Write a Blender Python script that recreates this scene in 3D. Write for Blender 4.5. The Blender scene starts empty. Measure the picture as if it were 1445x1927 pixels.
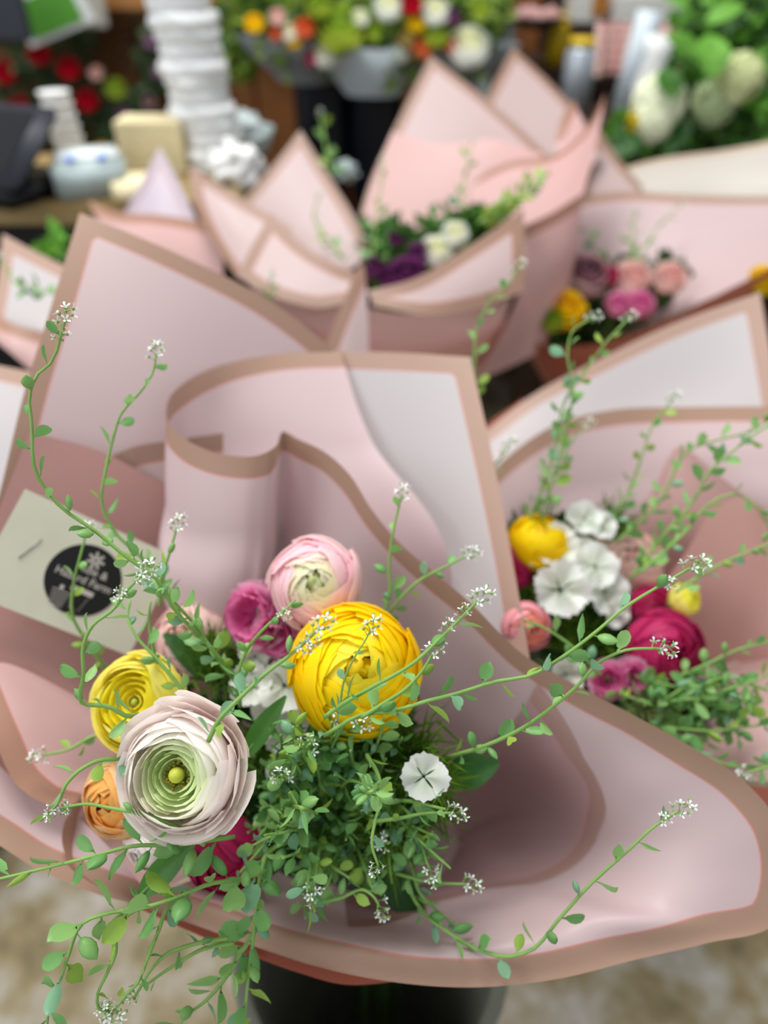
import bpy, bmesh, math, random
import numpy as np
from mathutils import Vector, Matrix, noise

SC = bpy.context.scene
COL = SC.collection
PI = math.pi

# ------------------------------------------------------------------ camera
CAM = Vector((0.0, 0.0, 1.02)); PITCH = math.radians(38.0); FPX = 1391.0
FW = Vector((0, math.cos(PITCH), -math.sin(PITCH))); RT = Vector((1, 0, 0)); UP = Vector((0, math.sin(PITCH), math.cos(PITCH)))
cd = bpy.data.cameras.new('camera'); cam = bpy.data.objects.new('camera', cd); COL.objects.link(cam)
cam.location = CAM; cam.rotation_euler = (PI/2 - PITCH, 0, 0)
cd.sensor_fit = 'VERTICAL'; cd.sensor_height = 36.0; cd.lens = 36.0*FPX/1927.0
cd.clip_start = 0.01; cd.dof.use_dof = True; cd.dof.focus_distance = 0.315; cd.dof.aperture_fstop = 3.4
SC.camera = cam

# ------------------------------------------------------------------ world and lights
w = bpy.data.worlds.new('world'); SC.world = w; w.use_nodes = True
bg = w.node_tree.nodes['Background']; bg.inputs[0].default_value = (0.93, 0.96, 1.0, 1); bg.inputs[1].default_value = 0.64
def area(name, loc, target, size, power, col):
    l = bpy.data.lights.new(name, 'AREA'); l.shape = 'RECTANGLE'; l.size, l.size_y = size; l.energy = power; l.color = col
    o = bpy.data.objects.new(name, l); COL.objects.link(o); o.location = loc
    o.rotation_euler = (Vector(target)-Vector(loc)).to_track_quat('-Z', 'Y').to_euler()
    return o
area('ceiling_panel_light', (-0.35, 1.0, 2.6), (0, 0.40, 0.7), (1.0, 0.6), 38, (1.0, 0.985, 0.96))
area('shop_window_light', (-1.9, -0.7, 2.1), (0, 0.8, 0.7), (1.6, 1.3), 20, (0.93, 0.96, 1.0))
area('counter_fill_light', (-.1, 1.5, 2.3), (-.1, 1.45, .8), (.9, .3), 7, (1.0, .985, .96))  # unseen lamp, added to brighten the counter and its white column
SC.view_settings.view_transform = 'Standard'; SC.view_settings.look = 'None'
SC.view_settings.exposure = 0.17; SC.view_settings.gamma = 1.0; SC.view_settings.use_curve_mapping = False
SC.render.engine = 'CYCLES'
SC.cycles.use_denoising = True
SC.cycles.max_bounces = 10; SC.cycles.diffuse_bounces = 7; SC.cycles.transmission_bounces = 5

# ------------------------------------------------------------------ geometry helpers
def P(px, py, d):
    px, py, d = float(px), float(py), float(d)
    return CAM + d*(FW + ((px-722.5)/FPX)*RT + ((963.5-py)/FPX)*UP)
def ray(px, py): return FW + ((px-722.5)/FPX)*RT + ((963.5-py)/FPX)*UP
def on_z(px, py, z):
    r = ray(px, py); return CAM + r*((z-CAM.z)/r.z)
def on_y(px, py, y):
    r = ray(px, py); return CAM + r*(y/r.y)
def lin(r, g, b):
    return tuple(((c/255)/12.92 if c/255 <= 0.04045 else (((c/255)+0.055)/1.055)**2.4) for c in (r, g, b))

MATS = {}
def material(key, col, rough=0.55, trans=0.0, noise_amt=0.0, noise_scale=60.0, spec=0.3, col2=None, metallic=0.0, emit=0.0, bump=0.0, mode=None):
    """procedural material: base colour modulated by object-space noise, optional translucency"""
    if key in MATS: return MATS[key]
    m = bpy.data.materials.new(key); m.use_nodes = True; nt = m.node_tree; N = nt.nodes; L = nt.links
    b = N['Principled BSDF']; out = N['Material Output']
    b.inputs['Roughness'].default_value = rough; b.inputs['Specular IOR Level'].default_value = spec; b.inputs['Metallic'].default_value = metallic
    c1 = lin(*col)+(1,); c2 = (lin(*col2)+(1,)) if col2 else tuple(x*(1-noise_amt) for x in c1[:3])+(1,)
    rgb = N.new('ShaderNodeMix'); rgb.data_type = 'RGBA'; rgb.inputs[6].default_value = c1; rgb.inputs[7].default_value = c2
    if mode == 'uv':                                   # gradient from base (v=0) to tip (v=1)
        uv = N.new('ShaderNodeUVMap'); s = N.new('ShaderNodeSeparateXYZ'); L.new(uv.outputs[0], s.inputs[0])
        nz = N.new('ShaderNodeTexNoise'); nz.inputs['Scale'].default_value = noise_scale
        mp = N.new('ShaderNodeMapping'); mp.inputs['Scale'].default_value = (14, 1.2, 1); L.new(uv.outputs[0], mp.inputs[0]); L.new(mp.outputs[0], nz.inputs['Vector']); nz.inputs['Scale'].default_value = 2.0
        ad = N.new('ShaderNodeMath'); ad.operation = 'MULTIPLY_ADD'; L.new(nz.outputs[0], ad.inputs[0]); ad.inputs[1].default_value = 0.5; L.new(s.outputs[1], ad.inputs[2])
        rp = N.new('ShaderNodeMapRange'); rp.interpolation_type = 'SMOOTHSTEP'; L.new(ad.outputs[0], rp.inputs[0]); rp.inputs[1].default_value = 0.45; rp.inputs[2].default_value = 1.25
        L.new(rp.outputs[0], rgb.inputs[0])
    else:
        tc = N.new('ShaderNodeTexCoord'); nz = N.new('ShaderNodeTexNoise'); nz.inputs['Scale'].default_value = noise_scale; nz.inputs['Detail'].default_value = 4
        L.new(tc.outputs['Object'], nz.inputs['Vector'])
        rp = N.new('ShaderNodeMapRange'); L.new(nz.outputs[0], rp.inputs[0]); rp.inputs[1].default_value = 0.35; rp.inputs[2].default_value = 0.65
        L.new(rp.outputs[0], rgb.inputs[0])
        if bump:
            bp = N.new('ShaderNodeBump'); bp.inputs['Strength'].default_value = bump; bp.inputs['Distance'].default_value = 0.002; L.new(nz.outputs[0], bp.inputs['Height']); L.new(bp.outputs[0], b.inputs['Normal'])
    L.new(rgb.outputs[2], b.inputs['Base Color'])
    if emit:
        b.inputs['Emission Strength'].default_value = emit; L.new(rgb.outputs[2], b.inputs['Emission Color'])
    if trans:
        t = N.new('ShaderNodeBsdfTranslucent'); L.new(rgb.outputs[2], t.inputs[0])
        mx = N.new('ShaderNodeMixShader'); mx.inputs[0].default_value = trans; L.new(b.outputs[0], mx.inputs[1]); L.new(t.outputs[0], mx.inputs[2]); L.new(mx.outputs[0], out.inputs[0])
    MATS[key] = m; return m

def paper_mat(key, inner, border, width=0.0125, trans=0.28, back=None, rough=0.42):
    """flower-wrap film: pale field with a tan printed border strip (edge = distance to the trimmed edge in metres)"""
    if key in MATS: return MATS[key]
    m = bpy.data.materials.new(key); m.use_nodes = True; nt = m.node_tree; N = nt.nodes; L = nt.links
    b = N['Principled BSDF']; out = N['Material Output']; b.inputs['Roughness'].default_value = rough; b.inputs['Specular IOR Level'].default_value = 0.28
    at = N.new('ShaderNodeAttribute'); at.attribute_name = 'edge'
    rp = N.new('ShaderNodeMapRange'); L.new(at.outputs['Fac'], rp.inputs[0]); rp.inputs[1].default_value = width-0.0003; rp.inputs[2].default_value = width+0.0003
    field = N.new('ShaderNodeMix'); field.data_type = 'RGBA'; field.inputs[6].default_value = lin(*inner)+(1,); field.inputs[7].default_value = lin(*(back or inner))+(1,)
    geo = N.new('ShaderNodeNewGeometry'); L.new(geo.outputs['Backfacing'], field.inputs[0])
    mix = N.new('ShaderNodeMix'); mix.data_type = 'RGBA'; mix.inputs[6].default_value = lin(*border)+(1,); L.new(field.outputs[2], mix.inputs[7]); L.new(rp.outputs[0], mix.inputs[0])
    cmp_ = N.new('ShaderNodeMath'); cmp_.operation = 'COMPARE'; L.new(at.outputs['Fac'], cmp_.inputs[0]); cmp_.inputs[1].default_value = width; cmp_.inputs[2].default_value = .00035      # thin rose keyline where border meets field
    key_ = N.new('ShaderNodeMix'); key_.data_type = 'RGBA'; L.new(cmp_.outputs[0], key_.inputs[0]); L.new(mix.outputs[2], key_.inputs[6]); key_.inputs[7].default_value = lin(214, 140, 132)+(1,); mix = key_
    L.new(mix.outputs[2], b.inputs['Base Color'])
    tc = N.new('ShaderNodeTexCoord'); nz = N.new('ShaderNodeTexNoise'); nz.inputs['Scale'].default_value = 9; nz.inputs['Detail'].default_value = 2
    L.new(tc.outputs['Object'], nz.inputs['Vector']); bp = N.new('ShaderNodeBump'); bp.inputs['Strength'].default_value = 0.25; bp.inputs['Distance'].default_value = 0.004
    L.new(nz.outputs[0], bp.inputs['Height']); L.new(bp.outputs[0], b.inputs['Normal'])
    t = N.new('ShaderNodeBsdfTranslucent'); L.new(mix.outputs[2], t.inputs[0])
    mx = N.new('ShaderNodeMixShader'); mx.inputs[0].default_value = trans; L.new(b.outputs[0], mx.inputs[1]); L.new(t.outputs[0], mx.inputs[2]); L.new(mx.outputs[0], out.inputs[0])
    MATS[key] = m; return m

def tag(o, label=None, cat=None, group=None, kind=None):
    if label: o['label'] = label
    if cat: o['category'] = cat
    if group: o['group'] = group
    if kind: o['kind'] = kind
    return o
def empty(name, loc=(0, 0, 0), rot=None):
    o = bpy.data.objects.new(name, None); COL.objects.link(o); o.location = loc; o.empty_display_size = 0.01
    if rot is not None: o.rotation_euler = rot
    return o
def link(name, me, parent=None, mat=None):
    o = bpy.data.objects.new(name, me); COL.objects.link(o)
    if mat is not None and not me.materials: me.materials.append(mat)
    if parent is not None: o.parent = parent
    return o
def mesh_from(name, verts, faces, mat=None, smooth=True, uvs=None):
    me = bpy.data.meshes.new(name); me.from_pydata([tuple(v) for v in verts], [], faces); me.update()
    if smooth: me.polygons.foreach_set('use_smooth', [True]*len(me.polygons))
    if uvs is not None:
        ul = me.uv_layers.new(name='UVMap')
        for lp in me.loops: ul.data[lp.index].uv = uvs[lp.vertex_index]
    if mat is not None: me.materials.append(mat)
    return me
class MB:
    """collects geometry for one mesh"""
    def __init__(s): s.v = []; s.f = []
    def add(s, v, f):
        n = len(s.v); s.v += [Vector(x) for x in v]; s.f += [tuple(i+n for i in q) for q in f]; return s
    def box(s, c, size, M=None, bev=0.0):
        bm = bmesh.new(); bmesh.ops.create_cube(bm, size=1.0)
        for v in bm.verts: v.co = Vector((v.co.x*size[0], v.co.y*size[1], v.co.z*size[2]))
        if bev: bmesh.ops.bevel(bm, geom=bm.edges[:], offset=bev, segments=2, affect='EDGES')
        M = M or Matrix(); c = Vector(c)
        bm.verts.index_update()
        s.add([c + M.to_3x3() @ v.co for v in bm.verts], [tuple(v.index for v in f.verts) for f in bm.faces]); bm.free(); return s
    def lathe(s, prof, n=24, c=(0, 0, 0), M=None, wob=None):
        M = (M or Matrix()).to_3x3(); c = Vector(c); v = []; f = []
        for i, (r, z) in enumerate(prof):
            for k in range(n):
                a = 2*PI*k/n; rr = r*(1+(wob(i, a) if wob else 0)); v.append(c + M @ Vector((rr*math.cos(a), rr*math.sin(a), z)))
        for i in range(len(prof)-1):
            for k in range(n):
                f.append((i*n+k, i*n+(k+1) % n, (i+1)*n+(k+1) % n, (i+1)*n+k))
        return s.add(v, f)
    def tube(s, pts, r0, r1=None, n=6):
        r1 = r0 if r1 is None else r1; pts = [Vector(p) for p in pts]; v = []; f = []
        m = len(pts); ref = Vector((0.31, 0.77, 0.55))
        for i, p in enumerate(pts):
            t = (pts[min(i+1, m-1)]-pts[max(i-1, 0)]).normalized(); a = t.cross(ref)
            if a.length < 1e-4: a = t.orthogonal()
            a.normalize(); b = t.cross(a); r = r0+(r1-r0)*i/max(1, m-1)
            for k in range(n): v.append(p+r*(math.cos(2*PI*k/n)*a+math.sin(2*PI*k/n)*b))
        for i in range(m-1):
            for k in range(n): f.append((i*n+k, i*n+(k+1) % n, (i+1)*n+(k+1) % n, (i+1)*n+k))
        f.append(tuple(range(n))[::-1]); f.append(tuple(range((m-1)*n, m*n)))
        return s.add(v, f)
    def blob(s, c, r, M=None, sub=1, sc=(1, 1, 1), rough=0.0, seed=0):
        bm = bmesh.new(); bmesh.ops.create_icosphere(bm, subdivisions=sub, radius=1.0); bm.verts.index_update()
        M3 = (M or Matrix()).to_3x3(); c = Vector(c); vs = []
        for v in bm.verts:
            k = 1 + (rough*noise.noise(v.co*2.3+Vector((seed, seed*.7, 3))) if rough else 0)
            vs.append(c + M3 @ Vector((v.co.x*sc[0], v.co.y*sc[1], v.co.z*sc[2]))*(r*k))
        s.add(vs, [tuple(x.index for x in f.verts) for f in bm.faces]); bm.free(); return s
    def build(s, name, mat, parent=None, smooth=True, origin=None):
        o_ = Vector(origin) if origin is not None else Vector((0, 0, 0))
        me = mesh_from(name, [v-o_ for v in s.v], s.f, mat, smooth); o = link(name, me, parent)
        if origin is not None and parent is None: o.location = o_
        return o

def hermite(pts, t, n):
    """non-uniform Catmull-Rom through pts (k,3) at params t -> n samples"""
    pts = np.array(pts, float); t = np.array(t, float); k = len(pts)
    if k == 1: return np.repeat(pts, n, 0)
    m = np.zeros_like(pts)
    for i in range(k):
        if i == 0: m[i] = (pts[1]-pts[0])/(t[1]-t[0])
        elif i == k-1: m[i] = (pts[-1]-pts[-2])/(t[-1]-t[-2])
        else:
            h0 = t[i]-t[i-1]; h1 = t[i+1]-t[i]
            m[i] = (h1*(pts[i]-pts[i-1])/h0 + h0*(pts[i+1]-pts[i])/h1)/(h0+h1)
    x = np.linspace(t[0], t[-1], n); j = np.clip(np.searchsorted(t, x, side='right')-1, 0, k-2)
    h = (t[j+1]-t[j]); s = ((x-t[j])/h)[:, None]; h = h[:, None]
    return (2*s**3-3*s**2+1)*pts[j]+(s**3-2*s**2+s)*h*m[j]+(-2*s**3+3*s**2)*pts[j+1]+(s**3-s**2)*h*m[j+1]
def chord(pts):
    p = np.array(pts, float)[:, :2]; d = np.maximum(np.linalg.norm(np.diff(p, axis=0), axis=1), 1.0); return np.concatenate([[0], np.cumsum(d)])
def smooth_path(pts, n):
    return hermite(pts, chord(pts), n)

def sheet(rows, mat, parent, borders='t', nu=48, nv=40, label=None, name='paper_sheet'):
    """curved paper sheet through rows of (px, py, depth) points laid where they stand in the room; borders: t(op) b(ottom) l(eft) r(ight)"""
    same = len({len(r) for r in rows}) == 1; t0 = chord(rows[0])
    R = np.array([hermite(r, t0 if same else chord(r), nu) for r in rows])      # (k, nu, 3)
    k = len(rows); G = np.array([hermite(R[:, j], np.arange(k, dtype=float), nv) for j in range(nu)])  # (nu, nv, 3)
    V = [P(*G[j, i]) for i in range(nv) for j in range(nu)]
    F = [(i*nu+j, i*nu+j+1, (i+1)*nu+j+1, (i+1)*nu+j) for i in range(nv-1) for j in range(nu-1)]
    A = np.array(V).reshape(nv, nu, 3); E = []
    if 't' in borders: E.append(A[0])
    if 'b' in borders: E.append(A[-1])
    if 'l' in borders: E.append(A[:, 0])
    if 'r' in borders: E.append(A[:, -1])
    dist = np.full(nv*nu, 1.0)
    for e in E:
        s0, s1 = e[:-1], e[1:]; q = A.reshape(-1, 1, 3); dd = s1-s0; L2 = np.maximum((dd**2).sum(1), 1e-12)
        tt = np.clip(((q-s0)*dd).sum(2)/L2, 0, 1)[..., None]; dist = np.minimum(dist, np.linalg.norm(q-(s0+tt*dd), axis=2).min(1))
    me = mesh_from(name, V, F, mat); at = me.attributes.new('edge', 'FLOAT', 'POINT'); at.data.foreach_set('value', dist)
    o = link(name, me, parent)
    if label: o['label'] = label
    return o
def wrap_empty(label, throat, **kw):
    """Empty of a wrapped bouquet at the world origin of its parts"""
    e = empty('bouquet_wrap'); tag(e, label, 'bouquet wrap', kw.get('group')); return e
def to_px(v):
    r = Vector(v)-CAM; d = r.dot(FW); return (722.5+FPX*r.dot(RT)/d, 963.5-FPX*r.dot(UP)/d, d)
def fan(rim, throat, mat, parent, borders='t', sag=0.5, bow=0.0, nu=60, nv=34, spread=0.022, label=None):
    """sheet gathered from a rim down to the tied throat (world point)"""
    th = Vector(throat); n = len(rim); R3 = [P(*p) for p in rim]; cen = sum(R3, Vector())/n
    mids1 = []; mids2 = []; ends = []
    for i, p in enumerate(R3):
        dirh = (p-th); dirh.z = 0; dirh = dirh.normalized() if dirh.length > 1e-4 else Vector((1, 0, 0))
        e = th + dirh*spread
        a = p.lerp(e, 0.35) + Vector((0, 0, -sag*0.10*(p-e).length)) + dirh*bow; b = p.lerp(e, 0.7) + dirh*bow*0.5 + Vector((0, 0, -sag*0.08*(p-e).length))
        mids1.append(to_px(a)); mids2.append(to_px(b)); ends.append(to_px(e))
    return sheet([rim, mids1, mids2, ends], mat, parent, borders, nu, nv, label)
def bucket(cx, cy, r, h, label, mat, z0=0.0, group=None):
    e = empty('flower_bucket', (cx, cy, z0)); tag(e, label, 'bucket', group)
    MB().lathe([(0.001, 0.003), (r*.78, 0.003), (r*.8, 0), (r*.82, .004), (r*.97, h-.012), (r*.97, h), (r*.94, h), (r*.93, h-.012), (r*.78, .012), (0.001, .012)], 40).build('body', mat, e)
    MB().lathe([(r*.97, h-.016), (r*1.04, h-.014), (r*1.05, h-.002), (r*1.02, h+.002), (r*.95, h+.001)], 40).build('rim', mat, e)
    return e
def stems(parent_label, top, th, n, base, seed, r=0.0016):
    rnd = random.Random(seed); mb = MB(); th = Vector(th); base = Vector(base)
    for i in range(n):
        a = rnd.uniform(0, 2*PI); q = Vector((math.cos(a), math.sin(a), 0)); mb.tube([th+q*.012+Vector((0, 0, .05)), th+q*.008, base+q*rnd.uniform(.01, .04)], r, r, 5)
    o = mb.build('stem_bundle', GREEN_STEM, None); tag(o, parent_label, 'stems', kind='stuff'); return o

# ------------------------------------------------------------------ materials
GREEN_STEM = material('stem_green', (96, 138, 62), 0.5, noise_amt=.25)
STEM_MID = material('sprig_stem', (136, 178, 92), 0.5, noise_amt=.15, trans=.1)
LEAF = [material('leaf_light', (152, 200, 120), .38, .34, .18, 300), material('leaf_mid', (124, 180, 104), .38, .32, .2, 300), material('leaf_blue', (136, 186, 146), .36, .28, .2, 300), material('leaf_yellow', (156, 192, 84), .42, .3, .15, 300)]
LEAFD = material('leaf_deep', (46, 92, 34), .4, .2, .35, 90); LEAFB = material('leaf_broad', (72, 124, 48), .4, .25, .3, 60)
WHITEP = material('petal_white', (250, 252, 248), .5, .25, .06, 200)
GREENB = material('bud_green', (150, 186, 110), .5, .2, .15, 300)
DARKB = material('bucket_black', (112, 114, 102), .5, 0, .2, 20); NAVY = material('bucket_navy', (16, 20, 30), .4, 0, .2, 20)
PINK = paper_mat('film_blush', (208, 185, 186), (172, 140, 121))
PINKW = paper_mat('film_rose', (216, 178, 175), (174, 134, 114), back=(214, 176, 172))
GREYP = paper_mat('film_grey', (204, 198, 198), (188, 158, 142))
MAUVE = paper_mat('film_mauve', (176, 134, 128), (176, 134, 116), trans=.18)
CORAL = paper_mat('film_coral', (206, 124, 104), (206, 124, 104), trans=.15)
SALMON = paper_mat('film_salmon', (234, 190, 180), (186, 146, 126), back=(232, 186, 176))
BEIGE = paper_mat('film_beige', (206, 200, 190), (206, 186, 166))
LILAC = paper_mat('film_lilac', (196, 184, 196), (178, 164, 176))
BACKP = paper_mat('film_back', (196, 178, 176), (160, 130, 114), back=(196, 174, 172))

# ------------------------------------------------------------------ the setting
def structure(o): o['kind'] = 'structure'; return o
FLOORM = material('floor_stone', (176, 170, 164), .55, 0, .1, 6, col2=(150, 138, 112), bump=.1)
nt = FLOORM.node_tree; bsd = nt.nodes['Principled BSDF']
tc = nt.nodes.new('ShaderNodeTexCoord'); vz = nt.nodes.new('ShaderNodeTexNoise'); vz.inputs['Scale'].default_value = 14; vz.inputs['Detail'].default_value = 7; vz.inputs['Roughness'].default_value = .62
nt.links.new(tc.outputs['Object'], vz.inputs['Vector'])
cr = nt.nodes.new('ShaderNodeValToRGB'); els = cr.color_ramp.elements; els[0].position = .3; els[0].color = lin(98, 88, 62)+(1,); els[1].position = .72; els[1].color = lin(184, 178, 172)+(1,)
e = els.new(.46); e.color = lin(136, 122, 88)+(1,); e = els.new(.56); e.color = lin(156, 148, 130)+(1,)
nt.links.new(vz.outputs[0], cr.inputs[0]); nt.links.new(cr.outputs[0], bsd.inputs['Base Color'])
structure(MB().box((0, 1.0, -.02), (6, 5, .04)).build('floor', FLOORM, None, False))
WOOD = material('wall_wood', (128, 80, 40), .5, 0, .3, 5, col2=(92, 56, 26), bump=.1); WOODD = material('wall_wood_dark', (58, 40, 30), .55, 0, .3, 5)
WOODL = material('shelf_wood', (150, 104, 56), .45, 0, .2, 7)
wall = structure(MB().box((0, 2.0, 1.0), (6, .04, 2.0)).build('wall_back', WOODD, None, False))
xs = -1.6
rnd = random.Random(4)
while xs < 0.25:
    wd = 0.13; MB().box((xs+wd/2, 1.972, 1.0), (wd-.006, .016+rnd.uniform(0, .006), 2.0), bev=.003).build('plank', WOOD, wall, False); xs += wd
sh = structure(MB().box((-.62, 1.93, .905), (1.5, .09, .026), bev=.004).build('trim_1', WOODL, None, False))
MB().box((-.62, 1.955, .878), (1.5, .02, .026), bev=.003).build('moulding', WOODL, sh, False)

# ------------------------------------------------------------------ shop background
BLACK = material('plastic_black', (16, 17, 20), .35, 0, .2, 20); SLATE = material('plastic_slate', (44, 48, 56), .4, 0, .1, 20)
SCREEN = material('screen_dark', (14, 14, 20), .15, 0, .1, 5); CREAM = material('wood_cream', (232, 220, 178), .6, 0, .12, 30)
WHITE = material('cloth_white', (244, 246, 246), .8, .15, .05, 30); PLASTW = material('plastic_white', (218, 228, 228), .35, 0, .04, 20)
PLASTG = material('plastic_grey_green', (168, 182, 182), .4, 0, .05, 20); BLUE = material('button_blue', (90, 130, 235), .4)
TOPM = material('counter_top', (150, 128, 84), .5, 0, .2, 8); BODYM = material('counter_body', (10, 10, 12), .6, 0, .2, 8)
c = empty('service_counter', (-.77, 1.125, 0)); tag(c, 'low wooden service counter behind the pink bouquets, dark front', 'counter')
MB().box((0, 0, .735), (1.16, .27, .03), bev=.004).build('counter_top', TOPM, c, False)
MB().box((0, .01, .36), (1.10, .24, .72), bev=.003).build('body', BODYM, c, False)

# stack of crumpled white cloths
base = on_z(402, 325, .75)
def ruffle(seed, r, h):
    rr = random.Random(seed); ph = [rr.uniform(0, 6.28) for _ in range(4)]
    def wob(i, a): return .05*math.sin(3*a+ph[0]+i*.5)+.035*math.sin(7*a+ph[1]+i)+.02*math.sin(13*a+ph[2]+i*1.7)
    return MB().lathe([(.001, 0), (r*.9, 0), (r*.99, h*.15), (r*1.02, h*.4), (r*1.0, h*.7), (r*.93, h*.95), (r*.7, h*1.02), (.001, h*1.0)], 36, wob=wob)
z = .7505
for i in range(16):
    h = .014+.005*((i*7) % 3); ox = -.002*i + .0025*math.sin(i*.9)
    o = ruffle(i, .043+.003*math.sin(i*2.1), h).build('cloth_roll', WHITE, None, origin=(0, 0, 0)); o.location = (base.x+ox, base.y+.03, z); z += h*.93
    tag(o, 'crumpled white cloth roll in the tall white column on the counter', 'cloth', 'white cloth rolls in the tall column')
# cream wooden box stack
bb = on_z(292, 330, .75)
e = empty('wooden_box', (bb.x, bb.y+.03, .75)); tag(e, 'cream ribbed wooden box beside the tall white cloth column', 'box')
for i in range(5):
    MB().box((0, 0, .008+i*.0135), (.092, .06, .0125), bev=.0015).build('slat', CREAM, e, False)
MB().box((0, .0, .034), (.086, .054, .064)).build('core', CREAM, e, False)
p = on_z(262, 366, .75); o = MB().lathe([(.001, 0), (.034, 0), (.036, .004), (.034, .02), (.001, .022)], 32).build('round_dish', CREAM, None, origin=(0, 0, 0)); o.location = (p.x, p.y, .7505)
tag(o, 'small round cream dish in front of the cream wooden box', 'dish')
# white cup column + printer
pr = on_z(170, 372, .75)
e = empty('receipt_printer', (pr.x, pr.y+.02, .7505), (0, 0, .25)); tag(e, 'pale grey receipt printer with two blue buttons on the counter', 'printer')
MB().box((0, 0, .022), (.088, .066, .044), bev=.006).build('body', PLASTG, e)
MB().box((0, .006, .046), (.08, .05, .012), bev=.005).build('lid', PLASTW, e)
for sx in (-.018, .02): MB().box((sx, -.026, .048), (.011, .008, .006), bev=.0015).build('button', BLUE, e)
cp = on_z(128, 318, .75)
e = empty('cup_stack', (cp.x, cp.y+.03, .7505)); tag(e, 'short stack of white paper cups behind the receipt printer', 'cups')
for i in range(6):
    MB().lathe([(.001, .0), (.017, 0), (.021, .02), (.0225, .021), (.022, .0225), (.001, .0225)], 24, c=(-.0012*i, 0, i*.0145)).build('cup', WHITE, e)
# terminal on the left
e = empty('sales_terminal', tuple(on_z(8, 392, .75)+Vector((-.03, .07, .0005))), (0, 0, -.42)); tag(e, 'dark grey sales terminal screen on a black stand at the counter end', 'terminal')
MB().box((0, .0, .012), (.16, .12, .024), bev=.005).build('base', BLACK, e)
Mx = Matrix.Rotation(math.radians(-52), 4, 'X')
MB().box((0, -.01, .062), (.19, .016, .12), Mx, bev=.006).build('bezel', SLATE, e)
MB().box(Vector((0, -.01, .062))+Mx.to_3x3()@Vector((0, -.0086, 0)), (.15, .002, .09), Mx).build('screen', SCREEN, e, False)
MB().box((0, .015, .035), (.05, .04, .05), bev=.006).build('stand', BLACK, e)
# crumpled bag and plastic bag
for (px, py, r, lab, sd) in ((445, 350, .034, 'crumpled white paper bag on the counter in front of the cloth column', 3), (462, 292, .038, 'clear white plastic bag bulging beside the cloth column', 8), (650, 345, .016, 'small crumpled pale blue tissue ball behind the pointed pink paper', 12)):
    q = on_z(px, py, .75); o = MB().blob((0, 0, 0), r, None, 4, (1, .8, .8), .5, sd).build('paper_bag', WHITE if sd == 3 else PLASTG, None, origin=(0, 0, 0)); o.location = (q.x, q.y+.02, .75+r*.62); tag(o, lab, 'bag')
# green and white card, and folded napkin, on the shelf
GCARD = material('card_green', (92, 160, 60), .5, 0, .1, 20); GRYC = material('card_grey', (170, 168, 156), .6, 0, .1, 20)
q = on_y(92, 14, 1.80)
e = empty('menu_card', tuple(q), (math.radians(8), math.radians(-18), math.radians(5))); tag(e, 'white card with a green panel at the top left of the wood wall', 'card')
MB().box((0, 0, 0), (.15, .006, .10), bev=.002).build('board', WHITE, e, False); MB().box((.0, -.0042, -.006), (.11, .002, .066)).build('green_panel', GCARD, e, False)
q = on_y(145, 4, 1.84); o = MB().box((0, 0, 0), (.11, .012, .09), bev=.004).build('folded_napkin', GRYC, None, False, origin=(0, 0, 0)); o.location = q; tag(o, 'grey patterned folded napkin beside the green panelled card', 'napkin')
q = on_y(-10, 18, 1.7); o = MB().box((0, 0, 0), (.12, .02, .10), bev=.004).build('grey_box', SLATE, None, False, origin=(0, 0, 0)); o.location = q; tag(o, 'plain grey box at the top left edge of the wood wall', 'box')
# ring on the wall
GOLD = material('ring_gold', (150, 126, 66), .35, 0, .1, 20, metallic=.6)
q = on_y(248, 122, 1.94); mb = MB(); mb.tube([q+Vector((.065*math.cos(a), 0, .065*math.sin(a))) for a in [2*PI*k/48 for k in range(49)]], .0022, .0022, 8); o = mb.build('wreath_hoop', GOLD, None, origin=q); tag(o, 'thin brass hoop hanging on the wooden plank wall', 'hoop')

# ---- simple blossoms for the blurred distance
PETAL = {}
def pet(key, c1, c2, trans=.42, rough=.5):
    k = 'petal_'+key
    if k not in PETAL: PETAL[k] = material(k, c1, rough, trans, col2=c2, mode='uv')
    return PETAL[k]
def petal_mesh(name, R, w, th0, th1, mat, nu=6, nv=6, tilt=.05, curl=0.0, rag=0.0, seed=0, squash=1.0, cup=.16, frill=0.0):
    """one cupped petal on a sphere-like shell; opens from the -Z pole, z up is the flower's face"""
    V = []; F = []; UV = []; rr = random.Random(seed); ph = rr.uniform(0, 6.28)
    for i in range(nv+1):
        v = i/nv
        for j in range(nu+1):
            u = -1+2*j/nu
            th = th0+(v*(th1-th0))*(1-cup*u*u*v) 
            wd = w*(.35+.65*math.sin(min(1, v*1.5)*PI/2))
            a = u*wd; rad = R*(1+tilt*u+.02*math.sin(3*u+ph+4*v))
            if curl: rad *= 1+curl*max(0, v-.6)**2*6
            if rag: th += rag*v*v*(math.sin(u*3.1+ph)+.5*math.sin(u*6.3+ph*2))
            if frill and i == nv: th += frill*math.sin(j*2.7+ph)
            V.append((rad*math.sin(th)*math.cos(a), rad*math.sin(th)*math.sin(a), -rad*math.cos(th)*squash)); UV.append(((u+1)/2, v))
    for i in range(nv):
        for j in range(nu):
            a = i*(nu+1)+j; F.append((a, a+1, a+nu+2, a+nu+1))
    return mesh_from(name, V, F, mat, True, UV)
def frame(px, py, d, tx=0.0, ty=0.0, roll=0.0):
    """location and rotation of a flower whose face looks at (tx, ty) off the viewer's side"""
    loc = P(px, py, d); n = (-FW + tx*RT + ty*UP).normalized(); x = UP.cross(n).normalized(); y = n.cross(x)
    M = Matrix((x, y, n)).transposed().to_4x4() @ Matrix.Rotation(roll, 4, 'Z'); return Matrix.Translation(loc) @ M
def set_frame(e, M): e.location = M.to_translation(); e.rotation_euler = M.to_euler()
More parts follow.
